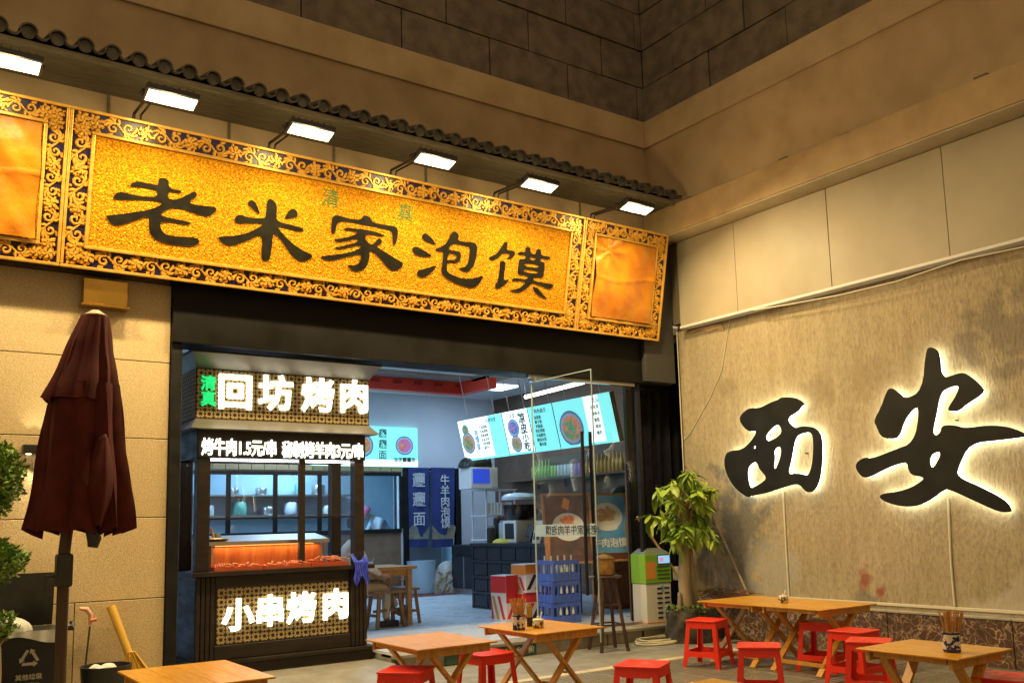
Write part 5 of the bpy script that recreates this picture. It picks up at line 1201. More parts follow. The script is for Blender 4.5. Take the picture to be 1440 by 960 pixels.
for q in range(7):
    x = -cw/2+.005+q*(cw-.03)/6; cm_.box(x, x+.022, -cdp/2-.004, -cdp/2+.008, 0, ch_).box(x, x+.022, cdp/2-.008, cdp/2+.004, 0, ch_)
for q in range(5):
    y = -cdp/2+.005+q*(cdp-.03)/4; cm_.box(-cw/2-.004, -cw/2+.008, y, y+.022, 0, ch_).box(cw/2-.008, cw/2+.004, y, y+.022, 0, ch_)
cme = cm_.mesh('crate')
M_GB = mat('clear_bottle', (.42,.50,.52), rough=.15)
crx, cry = p.x+.28, p.y+.22
for k in range(3):
    z = ZP+.002+k*(ch_+.006)
    tt = thing('bottle_crate', ['bottom', 'middle', 'top'][k]+' blue plastic bottle crate of the stack behind the door', 'crate', (crx, cry, z), R(4*k-4), 'stack of blue bottle crates', world=False)
    obj('crate', cme, M_BLUEPL, tt)
    for q in range(3):                 # printed bottle silhouettes
        x = -.10+q*.10; MB().prism([(x-.018,.115), (x+.018,.115), (x+.018,.165), (x+.007,.185), (x+.007,.205), (x-.007,.205), (x-.007,.185), (x-.018,.165)], lambda u, v, d: (u, -cdp/2-.0065-d, v), 0, .002).build('crate_print', M_PLASTWHITE, tt, off=(0,0,0))
    if k == 2:
        for q in range(8):
            bx, by = -.17+(q % 4)*.113, -.07+(q//4)*.14
            tag(obj('bottle', bt, M_GB, None, (crx+bx, cry+by, z+.016), None, (1.0, 1.0, 1.12)), 'clear glass soda bottle in the top blue crate', 'bottle', 'bottles in the top crate')
t = thing('drinks_carton', 'red white and orange striped carton beside the blue crates', 'carton', (crx-.05, cry+.62, ZP), R(-6), world=False)
M_CRT = mat('carton_white', (.66,.63,.6), rough=.6); M_CRR = mat('carton_red', (.60,.03,.03), rough=.6); M_CRO = mat('carton_orange', (.75,.25,.02), rough=.6)
def carton(t, z, s, w=.40, d=.36, h=.38):
    MB().box(-w/2, w/2, -d/2, d/2, z, z+h, .004).build('box', M_CRT, t)
    F4 = lambda u, v, dd: (u, -d/2-dd, v)
    for q in range(3):
        x = -w/2+.01+q*.13; MB().prism([(x,z+.04), (x+.06,z+.04), (min(x+.18, w/2-.005),z+.24), (min(x+.12, w/2-.01),z+.24)], F4, .0005, .002).build('stripe', [M_CRR, M_INKB, mat('stripe_ochre', (.45,.28,.05), rough=.6)][(q+s) % 3], t)
    MB().box(-w/2+.002, w/2-.002, -d/2-.002, -d/2-.0004, z+.25, z+h-.002).build('print_band', M_CRO if s else M_CRR, t)
    F5 = lambda u, v, dd: (-w/2-dd, u, v)
    MB().box(-w/2-.002, -w/2-.0004, -d/2+.002, d/2-.002, z+h*.62, z+h-.012).build('side_print', M_CRR if not s else M_CRO, t)
    for q in range(3):
        y = -d/2+.02+q*.11; MB().prism([(y,z+.03), (y+.05,z+.03), (min(y+.15, d/2-.005),z+h*.55), (min(y+.10, d/2-.01),z+h*.55)], F5, .0005, .002).build('stripe', [M_CRR, mat('stripe_ochre', (.45,.28,.05), rough=.6), M_CRR][q], t)
carton(t, 0, 0)
t = thing('drinks_carton', 'orange topped carton lying on the lower striped carton', 'carton', (crx-.03, cry+.60, ZP+.382), R(-2), world=False); carton(t, 0, 1)
t = thing('drinks_carton', 'white and red carton leaning at the left of the carton stack', 'carton', (crx-.36, cry+.75, ZP), R(10), world=False); carton(t, 0, 0, .26, .3, .62)
p = pZ(866, 872, ZP)
t = thing('wooden_cabinet', 'tall red-brown wooden cabinet inside the glass at the right', 'cabinet', (8.6, 9.7, ZP))
a = pY(850, 690, 10.9).x; b = pY(893, 690, 10.9).x; zt = pY(870, 712, 10.9).z
MB().box(a, b+.5, 10.72, 11.2, ZP, zt, .006).build('carcass', M_REDWOOD, t)
for q in range(3): MB().box(a+.02, b+.48, 10.70, 10.719, ZP+.1+q*.5, ZP+.55+q*.5, .006).build('door', M_REDWOOD, t)
MB().box(a-.05, b+.55, 10.69, 11.22, zt+.001, zt+.03, .004).build('top', M_REDWOOD, t)
t = thing('black_sack', 'crumpled black bag on top of the wooden cabinet', 'bag', (a+.35, 10.9, zt+.031), world=False); lump(26, 8, .28, .16, .30, 12).build('bag_body', mat('dark_blue_bag', (.015,.018,.035), rough=.5, bump=.5, bscale=14), t, smooth=80)
# ------------------------------------------------------------------ folding tables
TH = .63
def table(x0, x1, y0, y1, lab):
    cx, cy_ = (x0+x1)/2, (y0+y1)/2; w, d = (x1-x0)/2, (y1-y0)/2
    t = thing('folding_table', lab, 'table', (cx, cy_, 0), 0, 'yellow pine folding tables', world=False)
    top = obj('tabletop', MB().box(-w, w, -d, d, TH-.012, TH-.010).mesh('tabletop'), M_TIMBERL, t)
    n = 4; pw = 2*w/n
    for i in range(n):
        g_ = .0025 if i == n//2 else .0009
        MB().box(-w+i*pw+g_, -w+(i+1)*pw-.0009, -d, d, TH-.0098, TH+random.uniform(-.0006, .0006), .0025).build('plank', M_TIMBER, top)
    for y in (-d+.07, d-.07): MB().box(-w+.03, w-.03, y-.012, y+.012, TH-.075, TH-.0125, .003).build('cross_rail', M_TIMBERL, t)
    for x in (-w+.05, w-.05): MB().box(x-.01, x+.01, -d+.10, d-.10, TH-.05, TH-.0125, .002).build('side_rail', M_TIMBERL, t)
    for y, s_ in ((-d+.10, 1), (d-.10, -1)):
        a, b = w*.62, w*.86
        MB().bar((-a, y+s_*.0, TH-.03), (b, y+s_*.0, .003), .024, .062, (0,1,0)).build('leg', M_TIMBERL, t)
        MB().bar((a, y+s_*.026, TH-.03), (-b, y+s_*.026, .003), .024, .062, (0,1,0)).build('leg', M_TIMBERL, t)
        MB().tube([((b-a)/2*0, y-.02, TH*.46), (0, y+.05, TH*.46)], .008, 8).build('bolt', M_STEEL, t)
    for x in (-w*.78, w*.78): MB().bar((x*.9, -d+.10, .10), (x*.9, d-.10, .10), .02, .035).build('stretcher', M_TIMBERL, t)
    return t
table(1.37, 2.06, 5.45, 6.40, 'yellow pine folding table at the bottom left, below the umbrella')
table(3.25, 3.93, 5.86, 6.70, 'bare yellow pine folding table right of the grill stall')
table(4.38, 5.08, 5.98, 6.84, 'yellow pine folding table with chopsticks and sauce by the glass door')
table(7.30, 8.16, 6.29, 7.07, 'far half of the long pair of pine tables by the right wall')
table(7.30, 8.16, 5.50, 6.285, 'near half of the long pair of pine tables by the right wall')
table(5.38, 6.02, 3.11, 3.81, 'yellow pine folding table with blue chopstick holder at the lower right')
p = pZ(1003, 953, TH)
table(p.x-.72, p.x, p.y-.8, p.y, 'pine table only showing its far corner at the bottom edge')

# ------------------------------------------------------------------ red plastic stools
SHT = .465
def rrect(w, r, n=5):
    out = []
    for cx, cy_, a0 in ((w-r, w-r, 0), (-w+r, w-r, 90), (-w+r, -w+r, 180), (w-r, -w+r, 270)):
        for i in range(n+1): a = R(a0+90*i/n); out.append((cx+r*math.cos(a), cy_+r*math.sin(a)))
    return out
def stool_proto(lab, loc, rz):
    t = thing('plastic_stool', lab, 'stool', loc, rz, 'red plastic stools', world=False)
    wt, wb = .158, .202
    loops = [rrect(wt+.012, .03)]
    for q in range(7): x = -.105+q*.035; loops.append([(x-.006,-.05), (x+.006,-.05), (x+.006,.05), (x-.006,.05)][::-1])
    me = curve_mesh(loops, .004, .0035, lambda x, y, z: (x, y, SHT-.008+z-.10*(0)+.25*(x*x)*.9-.004))
    obj('seat', me, M_RED, t)
    def wat(z): return wt+(wb-wt)*(1-z/(SHT-.01))
    th = .010
    for s_ in range(4):
        def F(u, v, d, s_=s_):          # u along the side (-1..1), v height, d inward
            w_ = wat(v); x, y = u*w_, -w_+d
            for _ in range(s_): x, y = -y, x
            return (x, y, v)
        z1 = SHT-.012; e = .985
        # one moulded side: band under the seat, window opening, lower band, arch between the feet
        def strip(name, pts): MB().prism(pts, F, 0.0, th).build(name, M_RED, t)
        strip('skirt', [(-e, z1-.055), (-.72, z1-.055), (-.62, z1-.068), (.62, z1-.068), (.72, z1-.055), (e, z1-.055), (e, z1), (-e, z1)][::1])
        strip('lower_band', [(-.745, .085), (-.60, .105), (.60, .105), (.745, .085), (.745, .175), (.66, .158), (-.66, .158), (-.745, .175)])
        strip('leg', [(-e, 0), (-.80, 0), (-.75, .085), (-.75, .175), (-.73, z1-.054), (-e, z1-.054)])
        strip('leg', [(e, 0), (e, z1-.054), (.73, z1-.054), (.75, .175), (.75, .085), (.80, 0)])
    return t
spots = [((994,870), 20, 'red stool by the potted tree, left of the long pine tables'),
         ((1067,906), 40, 'red stool in front of the near left corner of the long pine tables'),
         ((1222,899), 28, 'red stool just left of the lower right pine table'),
         ((1200,885), 5, 'red stool at the marble plinth, right of the long pine tables'),
         ((1155,873), 15, 'red stool mostly hidden behind the long pine tables'),
         ((903,932), 30, 'red stool standing alone on open paving in the middle'),
         ((684,916), 2, 'red stool with slotted seat between the two pine tables'),
         ((571,940), 42, 'red stool tucked under the bare pine table beside the stall'),
         ((1418,950), 10, 'red stool cut off at the bottom right corner')]
proto = None
for px, rz, lab in spots:
    c = pZ(px[0], px[1], SHT); rz = R(rz)
    if proto is None: proto = stool_proto(lab, (c.x, c.y, 0), rz)
    else: clone(proto, (c.x, c.y, .0), rz, lab)

# ------------------------------------------------------------------ table ware
M_CHINA = mat('blue_white_china', (.62,.62,.60), (.02,.03,.12), 26, .2, tex='noise', ramp=(.50,.54), detail=2)
M_CHOP = mat('chopstick_wood', (.46,.21,.05), (.58,.30,.08), 30, .5, vary=.2)
chs = MB().bar((0,0,0), (0,0,.235), .006, .006).mesh('chopstick')
def holder(x, y, z, lab, lab2, grp, n=20):
    t = thing('chopstick_holder', lab, 'holder', (x, y, z), world=False)
    MB().lathe([(.048,0), (.052,.004), (.052,.118), (.054,.124), (.047,.124), (.046,.012), (.001,.010)], n=24).build('cup', M_CHINA, t, smooth=40)
    for zz in (.004, .108): MB().lathe([(.0525,zz), (.0528,zz+.014)], n=24, close=False).build('blue_band', mat('cobalt_band', (.015,.02,.09), rough=.2), t, smooth=40)
    for q in range(n):
        a = random.uniform(0, 6.28); r = .034*math.sqrt(random.random()); tl_ = random.uniform(.05, .30)
        o = obj('chopstick', chs, M_CHOP, None, (x+r*math.cos(a)*.6, y+r*math.sin(a)*.6, z+.014+random.uniform(0, .012)), (tl_*-math.sin(a), tl_*math.cos(a), 0))
        tag(o, lab2, 'chopstick', grp)
p = pZ(730, 885, TH); holder(p.x, p.y, TH+.001, 'blue and white china chopstick holder on the table by the glass door', 'wooden chopstick in the holder on the table by the glass door', 'chopsticks by the glass door')
p = pZ(1339, 916, TH); holder(p.x, p.y, TH+.001, 'blue and white china chopstick holder on the lower right table', 'wooden chopstick in the holder on the lower right table', 'chopsticks at the lower right', 22)
p = pZ(745, 880, TH)
t = thing('sauce_bottle', 'slim brass-topped sauce bottle beside the chopstick holder', 'bottle', (p.x, p.y, TH+.001), world=False)
MB().lathe([(.022,0), (.026,.004), (.026,.07), (.024,.075), (.001,.075)], n=16).build('dark_base', mat('soy', (.02,.015,.012), rough=.15), t, smooth=40)
MB().lathe([(.024,.0755), (.025,.16), (.018,.17), (.012,.19), (.001,.19)], n=16).build('upper', M_BRASS, t, smooth=40)
def china_jar(x, y, lab):
    t = thing('china_jar', lab, 'jar', (x, y, TH+.001), world=False)
    MB().lathe([(.038,0), (.046,.006), (.050,.03), (.046,.058), (.042,.062), (.001,.062)], n=20).build('body', mat('brown_pattern_china', (.62,.56,.42), (.10,.05,.03), 30, .25, ramp=(.48,.53), detail=2), t, smooth=40)
    MB().lathe([(.048,.0625), (.044,.070), (.012,.076), (.010,.084), (.014,.090), (.001,.093)], n=20).build('lid', M_CREAM, t, smooth=40)
    MB().tube([(.02,.0,.065), (.045,.01,.115), (.05,.012,.12)], [.004,.005,.007], 6).build('spoon_handle', M_WHITE, t, smooth=60)
p = pZ(757, 882, TH); china_jar(p.x, p.y, 'small patterned china jar with spoon on the table by the glass door')
p = pZ(1102, 847, TH); china_jar(p.x, p.y, 'small patterned china jar on the long pine tables')

# ------------------------------------------------------------------ bar stool with brass pot, dispenser, hose
p = pZ(866, 908); bx, by = 7.20, 8.42
t = thing('bar_stool', 'tall dark wooden bar stool standing at the step beside the glass door', 'stool', (bx, by, 0), world=False)
M_DWOOD = mat('dark_stool_wood', (.045,.022,.014), (.07,.035,.02), 9, .4)
sz = .86
MB().lathe([(.001,sz-.03), (.17,sz-.03), (.19,sz-.015), (.185,sz), (.001,sz)], n=24).build('seat', M_DWOOD, t, smooth=40)
for q in range(4):
    a = R(30+90*q); MB().tube([(.10*math.cos(a), .10*math.sin(a), sz-.031), (.24*math.cos(a), .24*math.sin(a), 0 if math.sin(a) < .9 else 0)], [.019,.022], 8).build('leg', M_DWOOD, t, smooth=50)
for z, f in ((.30, .195), (.52, .158)):
    for q in range(4):
        a, b = R(30+90*q), R(120+90*q); MB().tube([(f*math.cos(a), f*math.sin(a), z), (f*math.cos(b), f*math.sin(b), z)], .010, 6).build('stretcher', M_DWOOD, t)
t = thing('brass_pot', 'old brass pot with a knobbed lid on the bar stool', 'pot', (bx-.02, by, sz+.001), world=False)
M_BR2 = mat('old_brass', (.42,.27,.08), (.26,.15,.05), 12, .38, metal=.7)
MB().lathe([(.10,0), (.115,.01), (.118,.17), (.11,.19), (.001,.19)], n=22).build('body', M_BR2, t, smooth=40)
MB().lathe([(.122,.191), (.12,.205), (.06,.235), (.02,.245), (.022,.27), (.001,.28)], n=22).build('lid', M_BR2, t, smooth=40)
dx_, dy_ = (pY(893,865,9.1).x+pY(937,865,9.1).x)/2, 9.06
t = thing('power_bank_station', 'green and white vending box with rows of slots on the step', 'machine', (dx_, dy_, ZP+.002), world=False)
dw = (pY(937,865,9.1).x-pY(893,865,9.1).x)/2*.80
hW = .50; hG = .88
MB().box(-dw, dw, -.13, .13, .0, hW, .012).build('lower_case', mat('cream_case', (.70,.68,.60), rough=.4), t)
MB().box(-dw-.008, dw+.008, -.138, .138, hW+.002, hG, .012).build('upper_case', mat('lime_green', (.26,.52,.05), (.22,.46,.04), 4, .4), t)
for i in range(7):
    for s_ in (0, 1): MB().box(.0+s_*.13-.03, .09+s_*.13-.03, -.1335, -.1305, .05+i*.062, .075+i*.062, .001).build('slot', M_INKB, t)
for i in range(4): MB().box(-.02, dw-.02, -.1415, -.1385, hW+.05+i*.05, hW+.075+i*.05, .001).build('slot', mat('dark_green', (.05,.12,.02), rough=.5), t)
MB().box(-.01, dw-.01, -.145, -.139, hW+.24, hG-.01, .003).build('screen_frame', M_PLASTBLACK, t)
MB().box(.0, dw-.02, -.1475, -.1455, hW+.255, hG-.025).build('screen', emis('lit_screen', (.25,.5,.85), 1.0), t)
MB().box(.02, .09, -.149, -.148, hW+.28, hG-.05).build('screen_print', emis('screen_red', (.8,.3,.4), .7), t)
MB().box(-dw+.01, -.05, -.1405, -.1385, hW+.06, hG-.1).build('sticker', mat('orange_sticker', (.75,.30,.06), rough=.5), t)
MB().box(.04, .09, -.1335, -.1308, hW-.10, hW-.03).build('sticker', mat('blue_sticker', (.15,.4,.75), rough=.4), t)
mb = MB(); mb.add([(-dw,-.13,hG+.001), (dw,-.13,hG+.001), (dw,.13,hG+.001), (-dw,.13,hG+.001), (-dw*.6,-.06,hG+.07), (dw*.6,-.06,hG+.07), (dw*.6,.09,hG+.07), (-dw*.6,.09,hG+.07)], [(0,3,2,1),(4,5,6,7),(0,1,5,4),(1,2,6,5),(2,3,7,6),(3,0,4,7)])
mb.build('top', mat('grey_top', (.16,.19,.18), rough=.4), t)
MB().box(-dw-.12, dw+.1, -.19, .14, -.0015, -.0002).build('base_board', M_OAK, t)
t = thing('power_socket', 'white wall socket with a cable beside the green vending box', 'socket', (9.02, 9.1, .8))
MB().box(9.0, 9.06, 9.05, 9.14, .68, .86, .006).build('plate', M_PLASTWHITE, t)
MB().tube([(9.02, 9.05, .72), (9.0, 9.0, .5), (8.97, 8.98, .3), (8.9, 9.0, .2)], .006, 6).build('cable', M_PLASTWHITE, t)
M_HOSE = mat('pale_hose', (.66,.60,.40), (.56,.50,.32), 12, .45)
c = pZ(930, 903)
pts = []
for i in range(130):
    a = i/130*2*math.pi*3.6; k = i/130
    pts.append((c.x+(.42-.10*k+.03*math.sin(a*2.3))*math.cos(a)*(.9), c.y+(.22-.05*k+.03*math.sin(a*1.7+1))*math.sin(a)+.05*k, .016+.012*(i//36)+.006*math.sin(a*3)))
pts += [(c.x+.55, c.y-.05, .016), (c.x+.75, c.y-.1, .016)]
tag(MB().tube(pts, .013, 7).build('garden_hose', M_HOSE, smooth=60), 'pale coiled hose lying on the paving below the step', 'hose')

# ------------------------------------------------------------------ potted tree
p = pZ(972, 893); tx, ty = 8.44, 8.30
t = thing('potted_tree', 'leafy money tree in a dark rock pot by the stained wall', 'tree', (tx, ty, 0), world=False)
def potf(u, v):
    a = u*2*math.pi; r = (.30+.06*v-.05*v*v)*(1+.06*math.sin(3*a+v*4)+.05*math.sin(7*a-v*9)+.03*math.sin(17*a+v*21)); return (r*math.cos(a), r*math.sin(a)*.85, v*.40)
pot = MB().sheet(potf, 48, 14); n0 = len(pot.v)
pot.build('pot', mat('rock_pot', (.055,.048,.036), (.10,.085,.06), 14, .85, bump=.8, bscale=18), t, smooth=50)
MB().lathe([(.001,.36), (.30,.37)], n=24, close=False).build('soil', mat('soil', (.05,.035,.02), (.09,.07,.045), 30, .95, bump=1, bscale=60), t)
mb = MB()
for q in range(500):
    a = random.uniform(0, 6.28); r = .33*math.sqrt(random.random()); r = max(r, .18); x, y, z = r*math.cos(a), r*.85*math.sin(a), .38+random.uniform(-.06, .06)
    d = random.uniform(0, 6.28); l = .03; mb.add([(x,y,z), (x+l*math.cos(d),y+l*math.sin(d),z+.02), (x+l*math.cos(d+1),y+l*math.sin(d+1),z-.01)], [(0,1,2)])
stuff(mb.build('ground_cover', M_LEAFB, t, fix=False))
def limb(pts, rs, name='trunk', n=10): return MB().tube(pts, rs, n).build(name, M_BARK, t, smooth=60)
limb([(-.05,0,.34), (-.07,.01,.7), (-.04,.0,1.2), (-.06,.02,1.75)], [.085,.072,.062,.045])
limb([(.15,.05,.34), (.12,.05,.75), (.05,.03,1.25), (.02,.0,1.8)], [.06,.052,.045,.035])
limb([(-.2,-.02,.36), (-.17,0,.6)], [.03,.02], 'branch', 8)
tips = []
rnd = random.Random(21)
for q in range(26):
    a = rnd.uniform(0, 6.28); s0 = (rnd.uniform(-.08, .06), rnd.uniform(-.03, .04), rnd.uniform(1.0, 1.80)); L_ = rnd.uniform(.25, .62)
    up = rnd.uniform(.15, .75)
    e = (s0[0]+math.cos(a)*L_*.72, s0[1]+math.sin(a)*L_*.62, min(s0[2]+L_*up, 2.32)); m_ = ((s0[0]+e[0])/2, (s0[1]+e[1])/2, (s0[2]+e[2])/2+.07)
    limb([s0, m_, e], [.014,.010,.006], 'branch', 6); tips += [e, ((m_[0]+e[0])/2, (m_[1]+e[1])/2, (m_[2]+e[2])/2+.02)]
def leafm(L_, W_, droop):
    mb = MB(); vs, fs = [], []
    for i in range(6):
        f = i/5; w = W_*math.sin(math.pi*(.08+.90*f))**.8*(1.05-.15*f); z = -droop*f*f
        vs += [(-w, L_*f, z-.25*w), (0, L_*f, z+.0), (w, L_*f, z-.25*w)]
    for i in range(5): fs += [(i*3, i*3+1, i*3+4, i*3+3), (i*3+1, i*3+2, i*3+5, i*3+4)]
    mb.add(vs, fs); return mb.mesh('leaf', smooth=80, fix=False)
LV = [leafm(.20, .040, .07), leafm(.16, .036, .04), leafm(.235, .045, .11)]
cr = obj('crown', MB().tube([(-.05,.02,1.74), (-.05,.02,1.95)], [.03,.008], 6).mesh('crown'), M_BARK, t)
nl = 0
for e in tips:
    base = rnd.uniform(0, 6.28)
    for k in range(6):
        if nl >= 298: break
        if rnd.random() < .06: continue
        az = base+k*2*math.pi/6+rnd.uniform(-.25, .25); pit = rnd.uniform(-1.15, .15)
        obj('leaf', LV[rnd.randint(0, 2)], M_LEAF, cr, (e[0], e[1], e[2]+rnd.uniform(-.02, .02)), (pit, rnd.uniform(-.4, .4), az), (rnd.uniform(.8, 1.2),)*3); nl += 1
mb = MB()
for q in range(420):                   # smaller leaves that fill the crown
    e = rnd.choice(tips); c_ = Vector((e[0]*.9+rnd.uniform(-.09, .09), e[1]*.9+rnd.uniform(-.09, .09), e[2]+rnd.uniform(-.12, .08)))
    az, pit = rnd.uniform(0, 6.28), rnd.uniform(-1.2, .3); d = Vector((math.cos(az)*math.cos(pit), math.sin(az)*math.cos(pit), math.sin(pit))); s_ = d.cross(Vector((0,0,1))).normalized(); l, w = rnd.uniform(.10, .19), rnd.uniform(.018, .032)
    mb.add([c_, c_+d*l*.35+s_*w, c_+d*l*.75+s_*w*.8-Vector((0,0,.02)), c_+d*l-Vector((0,0,.04)), c_+d*l*.75-s_*w*.8-Vector((0,0,.02)), c_+d*l*.35-s_*w], [(0,1,5), (1,2,4,5), (2,3,4)])
stuff(mb.build('small_leaves', M_LEAF, t, fix=False))
# poles leaning behind the tree, and a stack of dry twigs
def leanpole(a, b, r, m, lab): tag(MB().tube([a, ((a[0]+b[0])/2+.01, (a[1]+b[1])/2, (a[2]+b[2])/2), b], r, 8).build('wooden_pole', m, smooth=60), lab, 'pole')
a = pY(902, 726, 9.12); b = pY(958, 790, 9.0); leanpole((8.36, 9.10, a.z), (9.02, 8.88, b.z-.38), .018, mat('pale_pole', (.50,.32,.14), rough=.6), 'brown wooden pole leaning across the curtain behind the tree')
a = pX(986, 692, XW-.03); b = pX(1046, 832, 9.0); leanpole(a, (8.95, b.y-.15, .47), .016, M_BARK, 'pale bamboo pole leaning on the wall, right of the tree')
a = pX(992, 735, XW-.05); b = pX(1024, 830, 9.0); leanpole(a, (8.96, b.y, .47), .014, M_BARK, 'shorter bamboo pole leaning on the wall behind the tree')
p = pX(1035, 838, 8.98)
mb = MB(); rnd = random.Random(3)
for q in range(70):
    x, y, z = 8.93+rnd.uniform(-.12, .12), p.y+rnd.uniform(-.45, .35), .49+rnd.uniform(0, .10); a = rnd.uniform(-.5, .5)+1.57; l = rnd.uniform(.15, .4)
    mb.tube([(x,y,z), (x+math.cos(a)*l*.5, y+math.sin(a)*l*.5, z+rnd.uniform(.0, .05)), (x+math.cos(a)*l*.7, y+math.sin(a)*l, z-.02)], .004, 4)
o = mb.build('twig_pile', mat('dry_twig', (.22,.10,.05), (.14,.06,.04), 9, .8)); tag(o, 'heap of dry reddish twigs on the plinth beside the tree', 'twigs'); stuff(o)

# ------------------------------------------------------------------ closed umbrella
ux, uy = 1.215, 7.5
t = thing('closed_umbrella', 'tall closed maroon patio umbrella in front of the stone pier', 'umbrella', (ux, uy, 0), world=False)
tz = 3.17
M_POLE = mat('bronze_pole', (.06,.038,.022), (.09,.058,.034), 6, .38, metal=.5, stretch=(1,1,.2))
LEAN = .0865
def ln(x, y, z): return (x+max(0, z-1.38)*LEAN, y, z)
MB().tube([(0,0,0), (0,0,1.38), ln(0,0,tz-.03)], .042, 16).build('pole', M_POLE, t, smooth=50)
MB().lathe([(.001,0), (.30,0), (.30,.05), (.06,.09), (.06,.18), (.001,.18)], n=28).build('base', M_PLASTBLACK, t, smooth=40)
def fold(z0, z1, r0, r1, nf, amp, seed, hem, sk0, sk1):
    rnd = random.Random(seed); ph = rnd.uniform(0, 1); ja = [rnd.uniform(.55, 1.4) for _ in range(nf)]; jw = [rnd.uniform(-.18, .18) for _ in range(nf)]
    def f(u, v):
        s = (u*nf+ph) % nf; i = int(s); q = s-i
        q = min(max(q+jw[i]*math.sin(math.pi*q), 0), 1)
        ridge_ = abs(2*q-1)**.8                       # sharp rib lines, hollows between
        a = 2*math.pi*u+.10*v*math.sin(3*math.pi*u*2)
        r = (r0+(r1-r0)*v)*(1+amp*(.35+.65*v)*(ridge_-.45)*ja[i]+.03*math.sin(v*9+i))
        z = z0+(z1-z0)*v-hem*max(0, v-.7)/.3*(1-ridge_)*ja[i]+hem*.5*math.sin(u*40)*max(0, v-.9)*4
        return ln(r*math.cos(a)+sk0+(sk1-sk0)*v, r*math.sin(a)*.85, z)
    return f
MB().sheet(fold(2.62, 1.54, .225, .325, 9, .36, 5, .05, .0, .105), 180, 30).build('canopy', M_MAROON, t, smooth=60, fix=False)
MB().sheet(fold(tz-.02, 2.50, .10, .25, 9, .20, 9, .03, .0, -.01), 162, 16).build('vent_cap', M_MAROON, t, smooth=60, fix=False)
mb = MB().lathe([(.085,tz-.03), (.09,tz-.01), (.05,tz+.015), (.03,tz+.03), (.001,tz+.032)], n=20); mb.v = [ln(*q) for q in mb.v]
mb.build('finial', mat('pale_finial', (.36,.22,.16), rough=.5), t, smooth=50)
def flap(u, v):                        # loose hanging fold at the front
    return ln(.12+.14*(u-.5)*(.6+.6*math.sin(v*3))+.03*v, -.27-.07*math.sin(v*3.1)-.05*math.cos((u-.5)*5), 2.22-v*.66-.06*abs(u-.5))
MB().solid_sheet(flap, 16, 20, .008, (0,1,0)).build('loose_flap', M_MAROON, t, smooth=75)
for q in range(9):
    a = 2*math.pi*q/9; MB().tube([ln(.05*math.cos(a), .05*math.sin(a), 2.2), ln(.06+.26*math.cos(a), .22*math.sin(a), 1.58)], .008, 6).build('rib', M_LAMP, t)
MB().box(-.055, .055, -.065, .065, 1.12, 1.36, .02).build('crank_box', M_PLASTBLACK, t)
MB().tube([(-.065,-.02,1.20), (-.12,-.03,1.20), (-.13,-.03,1.10), (-.16,-.03,1.08)], .012, 8).build('crank_handle', M_PLASTBLACK, t, smooth=60)
MB().tube([(.14,-.2,1.54), (.16,-.22,1.46), (.15,-.22,1.40)], [.045,.05,.035], 10).build('canopy_toggle', M_PLASTBLACK, t, smooth=60)

# ------------------------------------------------------------------ bin, broom, grabber, bush
bx0, bx1 = .62, 1.36
t = thing('wheeled_bin', 'black wheeled rubbish bin with open lid and recycling mark at the left', 'bin', (1.0, 8.5, 0))
mb = MB(); vs = []
for z, e in ((.10, .05), (.70, 0)): vs += [(bx0+e,8.30+e,z), (bx1-e,8.30+e,z), (bx1-e,8.82-e,z), (bx0+e,8.82-e,z)]
mb.add(vs, [(0,3,2,1),(4,5,6,7),(0,1,5,4),(1,2,6,5),(2,3,7,6),(3,0,4,7)]); mb.build('body', M_PLASTBLACK, t)
MB().box(bx0-.02, bx1+.02, 8.27, 8.86, .701, .74, .012).build('rim', M_PLASTBLACK, t)
MB().solid_sheet(lambda u, v: (bx0+u*(bx1-bx0), 8.84-.05*math.sin(v*2)+.03, .742+v*.44), 6, 6, .02, (0,1,0)).build('open_lid', M_PLASTBLACK, t, smooth=60)
MB().sheet(lambda u, v: (bx0-.01+u*(bx1-bx0+.03), 8.262+.006*math.sin(u*40)-.004*v, .752-.07*v-.03*math.sin(u*9)*v), 40, 4).build('liner_edge', M_BAG, t, smooth=80)
for x in (bx0+.03, bx1-.08): MB().tube([(x,8.70,.09), (x+.05,8.70,.09)], .09, 16).build('wheel', M_PLASTBLACK, t)
for x in (bx0+.05, bx1-.10): MB().box(x, x+.05, 8.33, 8.40, .0, .099).build('foot', M_PLASTBLACK, t)
MB().tube([(bx1-.02,8.40,.74), (bx1+.08,8.40,.745), (bx1+.08,8.42,.79)], [.012,.03,.02], 8).build('latch', M_PLASTBLACK, t)
M_BPRINT = mat('pale_bin_print', (.55,.52,.42), rough=.6)
p = pY(41, 925, 8.31)
for q in range(3):                     # three chasing arrows
    a = R(90+120*q); A = Vector((math.cos(a), math.sin(a)))*.085; Bv = Vector((math.cos(a+R(120)), math.sin(a+R(120))))*.085; d = (Bv-A); nrm = Vector((-d.y, d.x)).normalized()*.011
    s0, s1 = A+d*.16, A+d*.70; hd_ = A+d*.92
    mb = MB().prism([tuple(s0+nrm), tuple(s0-nrm), tuple(s1-nrm), tuple(s1-nrm*2.2), tuple(hd_), tuple(s1+nrm*2.2), tuple(s1+nrm)], lambda u, v, dd: (p.x+u, 8.305-dd, p.z+v), .0, .004); mb.build('recycling_arrow', M_BPRINT, t)
m_ = text_mesh('其他垃圾', .048, .001, .02, FRONT); obj('bin_writing', m_, M_BPRINT, t, (p.x-1.0, 8.302-8.5, p.z-.145))
m_ = text_mesh('Residual Waste', .024, .001, .01, FRONT); obj('bin_writing', m_, M_BPRINT, t, (p.x-1.0, 8.302-8.5, p.z-.195))
t = thing('rubbish_bag', 'pale crumpled rubbish spilling over the rim of the black bin', 'rubbish', (.98, 8.45, .741), world=False)
lump(30, 8, .17, .12, .12, 15).build('paper', M_BAG, t, smooth=30)
